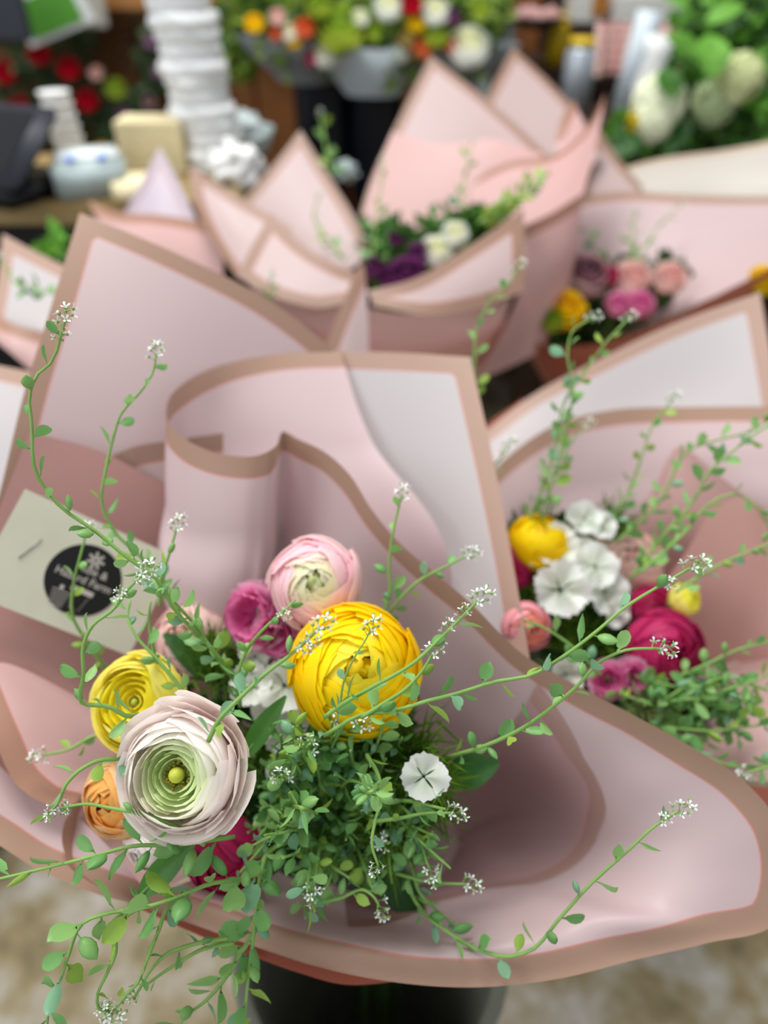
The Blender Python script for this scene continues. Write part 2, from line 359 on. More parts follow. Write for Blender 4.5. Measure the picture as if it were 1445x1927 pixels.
def flower_stem(e, M, throat, start, mat=None, r=.0018, name='stem'):
    if throat is None: return
    Mi = M.inverted(); a = Vector((0, 0, start)); b = Vector((0, 0, start-.03)); c_ = Mi @ Vector(throat)
    mb = MB(); mb.tube([Vector(hh) for hh in hermite([a, b, b.lerp(c_, .5), c_], [0, .15, .55, 1], 8)], r, r, 6); mb.build(name, mat or GREEN_STEM, e)

def small_ranunculus(px, py, d, diam, col, label, group=None, throat=None, tx=0, ty=.2, seed=0, cat='flower', name='ranunculus'):
    """distant bloom: each ring of petals one small part"""
    M = frame(px, py, d, tx, ty, seed); e = empty(name); set_frame(e, M); tag(e, label, cat, group); R = diam/2
    mats = [pet(col[0], *col[1]), pet(col[2], *col[3])]
    rnd = random.Random(seed)
    for k in range(4):
        Rk = R*(1-.22*k); me = petal_mesh('petal', Rk, .85, .25, 1.75+.15*k, mats[0] if k < 2 else mats[1], 4, 4, seed=k+seed)
        for j in range(5):
            o = link('petal', me, e); o.rotation_euler = (0, 0, j*2*PI/5+k*.63); o.location = (0, 0, R*.12*k)
    MB().blob((0, 0, R*.2), R*.28, None, 1).build('centre', mats[1], e)
    flower_stem(e, M, throat, -R*.9); return e
C_RED = ('red', ((180, 8, 34), (214, 22, 52)), 'red_deep', ((140, 4, 24), (180, 8, 34)))
C_YEL = ('yellow', ((236, 196, 20), (252, 226, 40)), 'yellow_deep', ((226, 170, 10), (250, 214, 20)))
C_ORA = ('orange', ((226, 96, 48), (244, 140, 86)), 'orange_deep', ((200, 66, 30), (230, 110, 60)))
C_WHI = ('white', ((236, 236, 214), (250, 250, 240)), 'cream', ((224, 226, 180), (246, 246, 220)))
C_PEA = ('peach', ((240, 186, 130), (250, 214, 170)), 'peach_deep', ((236, 160, 90), (246, 190, 120)))
C_PUR = ('purple', ((98, 36, 92), (140, 70, 132)), 'purple_deep', ((70, 22, 66), (110, 50, 104)))
C_MAG = ('magenta', ((176, 24, 84), (214, 56, 120)), 'magenta_deep', ((140, 10, 60), (190, 36, 96)))
C_BLU = ('blush', ((232, 190, 186), (244, 222, 214)), 'blush_deep', ((222, 160, 160), (238, 200, 190)))
C_DUS = ('dusty', ((176, 134, 140), (206, 176, 176)), 'dusty_deep', ((70, 40, 60), (150, 110, 120)))
C_GRN = ('chartreuse', ((150, 180, 50), (190, 206, 80)), 'chartreuse_deep', ((120, 160, 40), (160, 190, 60)))
C_LIL = ('lilac', ((150, 110, 150), (190, 150, 186)), 'lilac_deep', ((120, 80, 126), (160, 120, 160)))
C_PIN = ('pink', ((214, 100, 160), (240, 168, 204)), 'pink_deep', ((196, 64, 134), (226, 130, 180)))

def foliage_mass(name, label, cat, pts, leaf, n, size, seed, mat, parent=None):
    """a spray of many small leaves around points (x, y, z, radius)"""
    rnd = random.Random(seed); mb = MB()
    for i in range(n):
        x, y, z, r = rnd.choice(pts); v = Vector((rnd.gauss(0, 1), rnd.gauss(0, 1), rnd.gauss(0, 1))); v *= r*rnd.random()**.4/max(v.length, .01)
        c_ = Vector((x, y, z))+v; a = Vector((rnd.gauss(0, 1), rnd.gauss(0, 1), rnd.gauss(0, 1)+.4)).normalized(); b = a.orthogonal().normalized(); b = Matrix.Rotation(rnd.uniform(0, 6.28), 3, a) @ b; nn = a.cross(b); s = size*rnd.uniform(.6, 1.3)
        mb.add([c_, c_+a*s*.5+b*s*.28+nn*s*.05, c_+a*s, c_+a*s*.5-b*s*.28+nn*s*.05], [(0, 1, 2), (0, 2, 3)])
    o = mb.build(name, mat, parent, False); 
    o['kind'] = 'stuff'
    if parent is None: tag(o, label, cat)
    return o

# garland with red roses on the plank wall
gy = 1.88
pts = []
for (px, py, r) in ((10, 60, .05), (40, 110, .055), (20, 170, .05), (75, 130, .04), (95, 70, .05), (110, 170, .05), (60, 230, .045), (100, 240, .045), (150, 130, .035), (170, 170, .035), (140, 250, .04), (25, 260, .04), (180, 210, .03), (200, 250, .03), (235, 215, .025), (270, 190, .035), (290, 110, .035), (300, 60, .03), (300, 160, .03), (225, 230, .025), (150, 60, .03)):
    q = on_y(px, py, gy); pts.append((q.x, q.y, q.z, r))
LEAFG = material('leaf_garland', (74, 100, 64), .6, .1, .4, 40)
foliage_mass('garland_leaves', 'dark green garland leaves hanging on the plank wall at left', 'garland', pts, None, 2600, .022, 5, LEAFG)
for i, (px, py) in enumerate(((72, 98), (128, 126), (162, 186), (34, 198), (8, 134))):
    q = to_px(on_y(px, py, gy-.05)); small_ranunculus(px, py, q[2], .05, C_RED, ['deep red rose highest in the garland on the plank wall', 'deep red rose second highest in the wall garland', 'deep red rose at the right of the wall garland above the white cups', 'deep red rose just above the sales terminal', 'small deep red rose at the left edge of the garland'][i], 'red roses in the wall garland', seed=i, name='red_rose', cat='rose')
for i, (px, py, dm, cc, lab) in enumerate(((217, 165, .045, C_GRN, 'pale green blossom in the garland left of the white column'), (192, 284, .042, C_YEL, 'golden yellow blossom low in the garland above the printer'), (284, 76, .03, C_LIL, 'lilac blossom high beside the top of the white column'), (300, 132, .03, C_LIL, 'lilac blossom halfway up beside the white column'), (180, 136, .03, C_BLU, 'pale pink blossom in the garland between the red roses'), (232, 212, .03, C_LIL, 'lilac blossom directly above the cream wooden box'), (280, 190, .03, C_DUS, 'dusty mauve blossom above the cream box, touching the white column'), (40, 262, .035, C_BLU, 'faded blush blossom behind the sales terminal'))):
    q = to_px(on_y(px, py, gy-.04)); small_ranunculus(px, py, q[2], dm, cc, lab, seed=i+20, name='blossom')

# wrapped market bouquets in tall buckets, behind
PAPERW = material('wrap_white', (228, 242, 255), .7, .3, .06, 6); PAPERL = material('wrap_grey', (170, 178, 188), .7, .3, .08, 6)
bn = empty('bench', (.01, 1.60, 0)); tag(bn, 'dark low bench under the tall dark buckets behind', 'bench')
MB().box((0, 0, .335), (.37, .2, .03), bev=.003).build('bench_top', WOODD, bn, False)
for sx in (-.16, .16):
    for sy in (-.08, .08): MB().box((sx, sy, .16), (.03, .03, .32)).build('leg', WOODD, bn, False)
bc = []
for i, (px, top, lab) in enumerate(((600, 140, 'dark navy flower bucket behind at the left of its pair'), (705, 165, 'dark navy flower bucket behind, under the bright white wrap'), (840, 160, 'dark navy flower bucket behind, hidden by the tall pointed pink paper'))):
    q = on_y(px, top, 1.56); bc.append(q); bucket(q.x, 1.60, .055, q.z-.35, lab, NAVY, .35)
def cone_wrap(name, c, r0, r1, h, mat, label, seed):
    rr = random.Random(seed); ph = rr.uniform(0, 6)
    o = MB().lathe([(r0, 0), (r0*1.2, h*.2), (r1*.8, h*.6), (r1, h), (r1*1.05, h*1.12)], 48, wob=lambda i, a: .07*math.sin(4*a+ph+i*.4)+.05*math.sin(7*a+ph*2)*i/4).build(name, mat, None, origin=(0, 0, 0))
    o.location = c; tag(o, label, 'paper wrap'); return o
cone_wrap('paper_wrap', (bc[0].x-.02, 1.56, bc[0].z-.01), .05, .12, .07, PAPERL, 'grey white paper wrap around the bouquet behind, right of the white column', 1)
cone_wrap('paper_wrap', (bc[1].x+.0, 1.50, bc[1].z-.0), .05, .10, .07, PAPERW, 'bright white paper wrap round the middle bouquet behind', 2)
cone_wrap('paper_wrap', (bc[2].x, 1.55, bc[2].z-.0), .05, .11, .06, PAPERL, 'grey paper wrap at the far bouquet above the tall pointed pink paper', 3)
pts = []
for (px, py, y, r) in ((470, 20, 1.55, .05), (540, 50, 1.5, .07), (620, 30, 1.5, .08), (650, 70, 1.48, .06), (720, 40, 1.5, .07), (780, 40, 1.5, .08), (745, 100, 1.45, .05), (820, 60, 1.5, .06), (860, 100, 1.5, .05), (900, 30, 1.5, .05), (560, -10, 1.55, .08), (700, -20, 1.55, .08), (850, -10, 1.55, .08), (450, 100, 1.65, .05)):
    q = on_y(px, py, y); pts.append((q.x, q.y, q.z, r))
LEAFM = material('leaf_market', (140, 170, 66), .5, .25, .3, 40); LEAFMD = material('leaf_market_dark', (70, 110, 56), .5, .2, .3, 40)
foliage_mass('mixed_foliage', 'yellow green foliage filling the mixed bouquets behind', 'foliage', pts, None, 3000, .026, 9, LEAFM)
foliage_mass('dark_foliage', 'dark green leaves between the blooms of the bouquets behind', 'foliage', pts, None, 1500, .026, 10, LEAFMD)
mk = [(478, 42, .032, C_YEL, 'yellow bloom at the far left of the mixed bouquets behind'), (522, 30, .028, C_BLU, 'blush bloom beside the leftmost yellow bloom behind'), (545, 60, .03, C_WHI, 'cream bloom above the grey wrap behind'), (573, 50, .035, C_ORA, 'orange red bloom above the grey paper wrap behind'), (552, 75, .028, C_YEL, 'small yellow bloom below the orange red one behind'), (520, 60, .026, C_ORA, 'small coral bloom left of the cream one behind'), (588, 108, .026, C_MAG, 'magenta bloom at the edge of the grey wrap behind'), (612, 100, .045, C_WHI, 'pale green white bloom where the two wraps meet behind'),
      (640, 50, .08, C_GRN, 'large chartreuse bloom cluster over the bright wrap behind'), (677, 32, .03, C_WHI, 'small white bloom on the chartreuse cluster behind'), (705, 60, .03, C_GRN, 'green bloom right of the chartreuse cluster behind'), (775, 5, .035, C_RED, 'red bloom at the very top of the bouquets behind'), (783, 40, .034, C_YEL, 'yellow bloom under the red one behind'), (820, 20, .045, C_WHI, 'white bloom right of the red one behind'), (730, 10, .045, C_WHI, 'white green bloom left of the red one behind'), (792, 85, .045, C_ORA, 'coral orange bloom above the tall pointed pink paper'),
      (765, 70, .032, C_PEA, 'pale coral bloom touching the coral orange one'), (851, 84, .03, C_ORA, 'small orange bloom beside the big cream bloom'), (882, 84, .07, C_WHI, 'big cream ball bloom at the right of the bouquets behind'), (905, 15, .03, C_GRN, 'chartreuse bloom above the big cream bloom'), (850, 30, .028, C_PUR, 'small purple bloom near the top behind'), (750, 95, .04, C_WHI, 'white feathery bloom behind, low between dark leaves'), (820, 60, .05, C_GRN, 'olive green bloom between the yellow and orange ones behind'), (600, 10, .04, C_GRN, 'green bloom at the top edge left of centre behind')]
for i, (px, py, dm, cc, lab) in enumerate(mk):
    q = to_px(on_y(px, py, 1.42)); small_ranunculus(px, py, q[2], dm, cc, lab, seed=i+50, name='market_bloom', ty=.3)

# right: shelf unit, gingham cloth, cans, tube
sx = .765
e = empty('shelf_unit', (sx, 1.82, 0)); tag(e, 'dark wooden shelf unit standing behind the tall arrangement', 'shelf')
for zz in (.3, .56, .80): MB().box((0, 0, zz), (1.1, .26, .024), bev=.003).build('shelf_board', WOODD, e, False)
for xx in (-.54, .0, .54): MB().box((xx, .0, .5), (.026, .25, 1.0)).build('upright', WOODD, e, False)
# gingham
GM = bpy.data.materials.new('gingham_cloth'); GM.use_nodes = True; nt = GM.node_tree; N = nt.nodes; L = nt.links
tc = N.new('ShaderNodeUVMap'); sp = N.new('ShaderNodeSeparateXYZ'); L.new(tc.outputs[0], sp.inputs[0])
def stripe(idx, n):
    a = N.new('ShaderNodeMath'); a.operation = 'MULTIPLY'; a.inputs[1].default_value = n; L.new(sp.outputs[idx], a.inputs[0]); f = N.new('ShaderNodeMath'); f.operation = 'FRACT'; L.new(a.outputs[0], f.inputs[0])
    g = N.new('ShaderNodeMath'); g.operation = 'GREATER_THAN'; g.inputs[1].default_value = .5; L.new(f.outputs[0], g.inputs[0]); return g
s1 = stripe(0, 7); s2 = stripe(1, 5); ad = N.new('ShaderNodeMath'); L.new(s1.outputs[0], ad.inputs[0]); L.new(s2.outputs[0], ad.inputs[1]); dv = N.new('ShaderNodeMath'); dv.operation = 'MULTIPLY'; dv.inputs[1].default_value = .5; L.new(ad.outputs[0], dv.inputs[0])
mx = N.new('ShaderNodeMix'); mx.data_type = 'RGBA'; mx.inputs[6].default_value = lin(226, 196, 184)+(1,); mx.inputs[7].default_value = lin(128, 26, 34)+(1,); L.new(dv.outputs[0], mx.inputs[0]); L.new(mx.outputs[2], N['Principled BSDF'].inputs['Base Color']); N['Principled BSDF'].inputs['Roughness'].default_value = .8
q0, q1, q2, q3 = on_y(1118, 40, 1.64), on_y(1288, 46, 1.64), on_y(1288, 130, 1.60), on_y(1112, 145, 1.60)
V = []; F = []; UV = []
for i in range(13):
    for j in range(31):
        a = q0.lerp(q1, j/30).lerp(q3.lerp(q2, j/30), i/12); V.append(a+Vector((0, -.012*math.sin(j*.9)*(i/12)-.02*(1-i/12), 0))); UV.append((j/30, 1-i/12))
F = [(i*31+j, i*31+j+1, (i+1)*31+j+1, (i+1)*31+j) for i in range(12) for j in range(30)]
o = link('gingham_cloth', mesh_from('gingham_cloth', V, F, GM, True, UV)); m_ = o.modifiers.new('thick', 'SOLIDIFY'); m_.thickness = .003; tag(o, 'red and cream gingham cloth hanging from the dark shelf', 'cloth')
e = empty('side_table', (.52, 1.49, 0)); tag(e, 'dark side table under the card tube and spray can', 'table')
MB().box((0, 0, .752), (.46, .2, .024), bev=.003).build('table_top', WOODD, e, False)
for sx_ in (-.2, .2):
    for sy_ in (-.08, .08): MB().box((sx_, sy_, .37), (.03, .03, .74)).build('leg', WOODD, e, False)
LBOX = material('box_light', (196, 196, 190), .6, 0, .08, 10)
def put_box(name, px, py, y, size, mat, label, cat, rot=0.0):
    q = on_y(px, py, y); o = MB().box((0, 0, 0), size, bev=min(size)*.08).build(name, mat, None, False, origin=(0, 0, 0)); o.location = q; o.rotation_euler = (0, rot, 0); return tag(o, label, cat)
put_box('storage_box', 1218, 18, 1.72, (.15, .12, .05), LBOX, 'pale grey storage box lying on top of the gingham cloth', 'box')
YELM = material('can_yellow', (224, 190, 40), .4, 0, .2, 40); GREYM = material('can_grey', (168, 176, 186), .3, 0, .1, 20, metallic=.3)
def can(px, py, y, r, h, lab, band, zb):
    q = on_y(px, py, y); e = empty('spray_can', (q.x, q.y, zb)); tag(e, lab, 'can')
    MB().lathe([(.001, 0), (r, 0), (r, h*.82), (r*.7, h*.9), (.001, h*.9)], 24).build('body', band, e); MB().lathe([(.001, h*.9), (r*.85, h*.9), (r*.85, h), (.001, h)], 24).build('cap', YELM, e); return e
can(1088, 143, 1.5, .026, .115, 'spray can with yellow cap and grey label below the gingham cloth', GREYM, .7655)
can(1048, 95, 1.74, .024, .085, 'all yellow can standing on the dark shelf', YELM, .8125)
TUBE = material('tube_pale', (206, 218, 226), .35, 0, .05, 10)
q = on_y(1192, 138, 1.5); o = MB().lathe([(.001, -.075), (.021, -.075), (.021, .075), (.018, .077), (.001, .077)], 24).build('card_tube', TUBE, None, origin=(0, 0, 0)); o.location = (q.x, q.y, .842); o.rotation_euler = (0, math.radians(7), 0); tag(o, 'upright pale blue white card tube in front of the gingham cloth', 'tube')
q = on_y(1240, 115, 1.44); o = MB().lathe([(.001, 0), (.024, 0), (.036, .05), (.024, .10), (.03, .125), (.001, .12)], 24).build('white_jug', WHITE, None, origin=(0, 0, 0)); o.location = (q.x, q.y, .7645); tag(o, 'white jug partly hidden behind the white hydrangea', 'jug')
q = on_y(1010, 38, 1.7); e = empty('shallow_bowl', tuple(q)); tag(e, 'dark shallow bowl of pale petals on the dark shelf', 'bowl')
MB().lathe([(.001, -.012), (.03, -.012), (.055, .004), (.052, .006), (.03, -.006), (.001, -.006)], 28).build('bowl_shell', BLACK, e)
mb = MB(); rnd = random.Random(2)
for k in range(16): mb.blob((rnd.uniform(-.035, .035), rnd.uniform(-.03, .03), .004+rnd.uniform(0, .008)), .012, None, 1)
mb.build('petals', pet(*('blush', (232, 190, 186), (244, 222, 214))), e)['kind'] = 'stuff'
put_box('white_carton', 1100, 12, 1.72, (.06, .08, .05), LBOX, 'small white carton on the dark shelf beside the bowl', 'box')
put_box('amber_box', 1125, 8, 1.70, (.03, .05, .035), material('amber', (170, 110, 40), .5, 0, .2, 20), 'amber box next to the white carton on the shelf', 'box')
for i, px in enumerate((912, 934, 952)):
    put_box('paper_roll', px, 125, 1.72, (.02, .03, .16), PLASTG if i != 1 else GREYM, ['grey paper roll nearest the big cream bloom', 'middle pale grey paper roll standing on the dark shelf', 'paper roll closest to the back pink paper point'][i], 'roll')

# tall arrangement on the right: hydrangeas, large leaves
pts = []
for (px, py, y, r) in ((1345, 50, 1.3, .06), (1320, 140, 1.28, .045), (1400, 120, 1.3, .08), (1370, 210, 1.28, .07), (1260, 255, 1.28, .045), (1440, 30, 1.35, .08), (1180, 265, 1.3, .035), (1430, 230, 1.25, .06)):
    q = on_y(px, py, y); pts.append((q.x, q.y, q.z, r))
LEAFR = material('leaf_bright', (120, 184, 70), .45, .35, .3, 40)
foliage_mass('arrangement_foliage', 'bright green foliage of the tall arrangement at the right', 'foliage', pts, None, 1700, .026, 11, LEAFR)
foliage_mass('deep_foliage', 'deep green leaves inside the tall arrangement at the right', 'foliage', pts, None, 1100, .03, 12, LEAFMD)
def big_leaf(px, py, d, length, width, ang, label, mat, tilt=.3):
    V = []; F = []; UV = []
    for i in range(13):
        v = i/12; ww = width*math.sin(PI*min(1, v*.92+.05))**.8*(1-.25*v)
        for j in range(7):
            u = -1+j/3; V.append((u*ww/2, v*length, .12*ww*abs(u)-.35*length*(v-.5)**2*.6)); UV.append((u*.5+.5, v))
    F = [(i*7+j, i*7+j+1, (i+1)*7+j+1, (i+1)*7+j) for i in range(12) for j in range(6)]
    M = frame(px, py, d, tilt*math.sin(ang), tilt, ang); e = empty('large_leaf'); set_frame(e, M); tag(e, label, 'leaf')
    link('blade', mesh_from('blade', V, F, mat, True, UV), e); MB().tube([(0, -.02, .0), (0, length*.9, -.002)], .0012, .0005, 5).build('midrib', GREEN_STEM, e); return e
for (px, py, L_, W_, an, lab, mt) in ((1258, 285, .085, .065, -.15, 'large dark heart shaped leaf below the white hydrangea', LEAFD), (1265, 180, .05, .045, .1, 'round dark green leaf in front of the white hydrangea', LEAFB), (1310, 105, .05, .045, .9, 'bright green leaf beside the gingham cloth', LEAFR), (1300, 15, .055, .035, 1.2, 'pale green leaf at the top edge over the gingham', LEAFR), (1340, 140, .075, .055, -.1, 'long bright leaf at the heart of the tall arrangement', LEAFR), (1150, 290, .05, .05, -1.0, 'dark leaf low at the left of the tall arrangement', LEAFD), (1330, 40, .05, .035, -1.2, 'thin pale leaf above the long bright leaf', LEAFR), (1200, 290, .06, .045, .4, 'dark leaf just above the beige wrap', LEAFD)):
    q = to_px(on_y(px, py, 1.17)); big_leaf(px, py, q[2], L_, W_, an, lab, mt)
CREAMW = material('floret_ivory', (244, 248, 224), .5, .3, .1, 100)
def hydrangea(px, py, y, r, n, label, mat, seed):
    q = on_y(px, py, y); e = empty('hydrangea', tuple(q)); tag(e, label, 'flower'); rnd = random.Random(seed)
    V = []; F = []
    for k in range(4):
        a = k*PI/2; c_ = Vector((math.cos(a), math.sin(a), .25))*.012; t = Vector((-math.sin(a), math.cos(a), 0))*.008; b = len(V)
        V += [Vector((0, 0, 0)), c_*.6+t, c_, c_*.6-t]; F += [(b, b+1, b+2), (b, b+2, b+3)]
    me = mesh_from('floret', V, F, mat, True, [(0, 0)]*len(V))
    for i in range(n):
        v = Vector((rnd.gauss(0, 1), rnd.gauss(0, 1)-.3, rnd.gauss(0, 1)+.3)).normalized(); o = link('floret', me, e); o.location = Vector((v.x*r, v.y*r, v.z*r*1.1)); o.rotation_euler = v.to_track_quat('Z', 'Y').to_euler(); o.scale = (1.1, 1.1, 1.1)
    MB().blob((0, 0, 0), r*.8, None, 2).build('core', mat, e)
hydrangea(1238, 195, 1.22, .034, 160, 'white hydrangea head lower left in the tall arrangement', CREAMW, 1)
hydrangea(1228, 228, 1.20, .024, 90, 'lower lobe of white hydrangea resting above the dark leaf', CREAMW, 5)
CREAMG = material('floret_cream', (226, 232, 180), .5, .25, .1, 100)
hydrangea(1390, 150, 1.22, .028, 70, 'cream green hydrangea near the right edge of the tall arrangement', CREAMG, 2)
hydrangea(1345, 190, 1.24, .030, 60, 'white green hydrangea behind the leaves of the tall arrangement', material('floret_green', (200, 216, 170), .5, .25, .1, 100), 3)
YLF = material('floret_yellow', (226, 206, 30), .5, .25, .1, 100)
[small_ranunculus(a_, b_, 1.13, c_, C_YEL, l_, seed=a_, name='yellow_bloom') for a_, b_, c_, l_ in ((1418, 190, .03, 'yellow bloom highest above the beige wrap'), (1405, 232, .032, 'yellow bloom just above the beige wrap edge'), (1436, 215, .03, 'yellow bloom at the right edge above the beige wrap'), (1362, 250, .022, 'small yellow bloom nearest the large dark heart shaped leaf'))]; hydrangea(1200, 232, 1.2, .01, 14, 'tiny yellow bloom below the card tube', YLF, 6)

# ------------------------------------------------------------------ bouquets: buckets, wraps
TA = Vector((-.005, .27, .46)); TB = Vector((.20, .47, .44)); TC = Vector((.05, .87, .50)); TD = Vector((.30, .90, .47)); TF = Vector((-.27, .90, .5)); TG = Vector((-.50, .80, .5)); TH = Vector((-.50, .58, .5)); TE = Vector((.47, 1.17, .5))
GB = 'black display buckets under the pink bouquets'
bucket(-.01, .25, .103, .40, 'black bucket holding the nearest pink bouquet', DARKB, group=GB)
bucket(.25, .57, .10, .38, 'black bucket under the bouquet with the white and magenta blooms', DARKB, group=GB)
bucket(.05, .88, .11, .40, 'black bucket under the far middle bouquet with the tall pointed papers', DARKB, group=GB)
bucket(.33, .90, .11, .40, 'black bucket under the far bouquet with dusty blooms', DARKB, group=GB)
bucket(-.27, .88, .10, .40, 'black bucket under the lilac pointed bouquet', DARKB, group=GB)
bucket(-.52, .84, .10, .40, 'black bucket under the small bouquet at the left edge', DARKB, group=GB)
bucket(-.58, .60, .10, .40, 'black bucket left of the nearest bouquet', DARKB, group=GB)
bucket(.54, 1.2, .11, .40, 'black bucket under the beige wrapped arrangement', DARKB, group=GB)
for lab, T, B, s in (('green stems of the nearest bouquet', TA, (-.01, .25, .02), 1), ('green stems of the white and magenta bouquet', TB, (.25, .57, .02), 2), ('green stems of the far middle bouquet', TC, (.05, .88, .02), 3), ('green stems of the dusty bloom bouquet', TD, (.33, .9, .02), 4), ('green stems of the lilac pointed bouquet', TF, (-.27, .88, .02), 5), ('green stems of the left edge bouquet', TG, (-.52, .84, .02), 6), ('green stems of the grey cornered bouquet', TH, (-.58, .60, .02), 7), ('green stems of the beige wrapped arrangement', TE, (.54, 1.2, .02), 8)):
    stems(lab, T, T, 22, B, s)

def to_T(cols, T, spread=.022):
    """rows from column triples (rim, mid, deep) plus a tied throat row"""
    cen = Vector(T); last = []
    for c_ in cols:
        p = P(*c_[-1]); d_ = (p-cen); d_.z = 0; d_ = d_.normalized() if d_.length > 1e-5 else Vector((1, 0, 0)); last.append(to_px(cen+d_*spread))
    return [[c_[k] for c_ in cols] for k in range(len(cols[0]))]+[last]

WA = wrap_empty('nearest blush film wrap with tan borders and a curled column fold', TA)
ribbon = [((640,662,.53),(700,830,.505),(850,1090,.455)), ((560,664,.53),(620,830,.51),(750,1110,.475)), ((480,673,.525),(500,820,.513),(600,1130,.495)), ((400,693,.51),(410,830,.508),(470,1150,.50)),
 ((345,722,.49),(355,850,.49),(390,1150,.49)), ((318,750,.47),(318,900,.475),(330,1150,.465)), ((313,785,.455),(312,950,.455),(330,1180,.455)), ((335,815,.44),(335,980,.445),(370,1190,.45)),
 ((385,845,.43),(385,1000,.435),(420,1200,.445)), ((440,858,.425),(440,1000,.43),(460,1200,.445)), ((490,856,.425),(480,1000,.433),(490,1200,.45)), ((522,836,.435),(512,1000,.447),(508,1200,.455)),
 ((530,812,.475),(522,1000,.495),(520,1200,.495)), ((560,826,.462),(552,1000,.485),(560,1200,.49)), ((610,850,.445),(615,1000,.46),(600,1200,.475)), ((655,890,.435),(650,1040,.452),(630,1220,.47)),
 ((700,960,.425),(690,1090,.445),(660,1260,.47)), ((750,1020,.415),(740,1130,.437),(700,1300,.47)), ((820,1080,.405),(800,1190,.43),(740,1350,.50)), ((880,1130,.40),(860,1240,.43),(790,1390,.515)),
 ((985,1232,.395),(940,1330,.43),(850,1430,.525)), ((1100,1298,.39),(1020,1390,.42),(900,1460,.53)), ((1200,1350,.38),(1090,1440,.415),(930,1490,.53)), ((1300,1405,.375),(1150,1500,.405),(945,1520,.53)),
 ((1400,1470,.37),(1190,1550,.40),(950,1550,.52)), ((1470,1560,.365),(1210,1600,.395),(945,1580,.515)), ((1485,1650,.365),(1200,1650,.39),(930,1605,.51)), ((1460,1735,.365),(1170,1690,.385),(905,1630,.505)),
 ((1330,1775,.365),(1100,1710,.38),(870,1650,.50)), ((1200,1805,.365),(1030,1730,.38),(830,1660,.49)), ((1050,1842,.36),(950,1750,.375),(790,1670,.485)), ((900,1858,.36),(840,1770,.375),(740,1680,.48)),
 ((740,1848,.362),(720,1770,.375),(680,1685,.475)), ((600,1820,.365),(600,1750,.38),(620,1680,.45)), ((490,1785,.37),(520,1730,.385),(570,1670,.45)), ((350,1735,.375),(430,1690,.39),(530,1650,.45)), ((250,1700,.38),(350,1660,.395),(500,1620,.45))]
RB = sheet(to_T(ribbon, TA), PINK, WA, 't', 240, 60)
sheet([[(885,672,.50),(760,664,.515),(625,660,.536)], [(925,850,.475),(800,860,.50),(650,850,.53)], [(960,1030,.45),(850,1050,.48),(690,1050,.52)], [(1000,1258,.415),(900,1200,.45),(740,1200,.49)]], GREYP, WA, 'tl', label='pale grey square cornered sheet')
sheet([[(150,400,.50),(330,476,.51),(500,562,.525),(680,700,.545)], [(92,590,.47),(290,680,.495),(470,760,.525),(640,850,.545)], [(45,740,.455),(250,850,.485),(430,950,.515),(600,1000,.54)], [(0,925,.445),(190,1040,.475),(380,1130,.505),(560,1200,.53)], [(-70,1200,.435),(120,1300,.46),(330,1350,.49),(540,1400,.53)]], PINK, WA, 'tl', label='tall blush sheet with a square corner')
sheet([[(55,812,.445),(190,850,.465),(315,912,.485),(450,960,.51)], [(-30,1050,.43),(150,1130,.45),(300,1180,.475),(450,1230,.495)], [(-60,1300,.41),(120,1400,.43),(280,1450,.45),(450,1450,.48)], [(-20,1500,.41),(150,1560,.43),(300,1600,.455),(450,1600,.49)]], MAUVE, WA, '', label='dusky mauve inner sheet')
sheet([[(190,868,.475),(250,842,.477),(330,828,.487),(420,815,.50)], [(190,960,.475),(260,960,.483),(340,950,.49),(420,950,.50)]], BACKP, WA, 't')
sheet([[(-50,1300,.40),(-10,1395,.39),(40,1485,.385),(95,1514,.385),(138,1516,.388),(122,1545,.385),(117,1585,.383),(132,1625,.382),(175,1662,.382),(250,1695,.385)],
       [(20,1250,.42),(70,1350,.41),(120,1420,.41),(160,1470,.412),(190,1490,.415),(190,1520,.415),(190,1560,.413),(200,1600,.413),(240,1640,.413),(300,1680,.413)],
       [(300,1400,.46),(310,1430,.46),(320,1460,.46),(330,1490,.46),(340,1510,.46),(345,1530,.46),(350,1550,.46),(360,1570,.46),(370,1590,.46),(400,1620,.46)]], PINKW, WA, 't', 90, 40)
sheet([[(-60,1560,.375),(0,1592,.375),(60,1630,.375),(130,1662,.377),(190,1685,.38),(262,1702,.383)], [(-60,1470,.385),(15,1530,.387),(75,1570,.388),(145,1610,.388),(200,1645,.388),(265,1692,.388)], [(-60,1380,.40),(20,1460,.40),(90,1500,.40),(160,1550,.398),(210,1600,.396),(270,1670,.393)]], PINK, WA, 't')
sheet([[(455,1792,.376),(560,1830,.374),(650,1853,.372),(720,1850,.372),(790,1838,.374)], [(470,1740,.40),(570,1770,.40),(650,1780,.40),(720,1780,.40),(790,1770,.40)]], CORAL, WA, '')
sheet([[(240,1700,.388),(340,1745,.384),(430,1782,.380),(500,1800,.378)], [(300,1660,.41),(370,1690,.41),(440,1710,.41),(500,1730,.41)]], CORAL, WA, '')

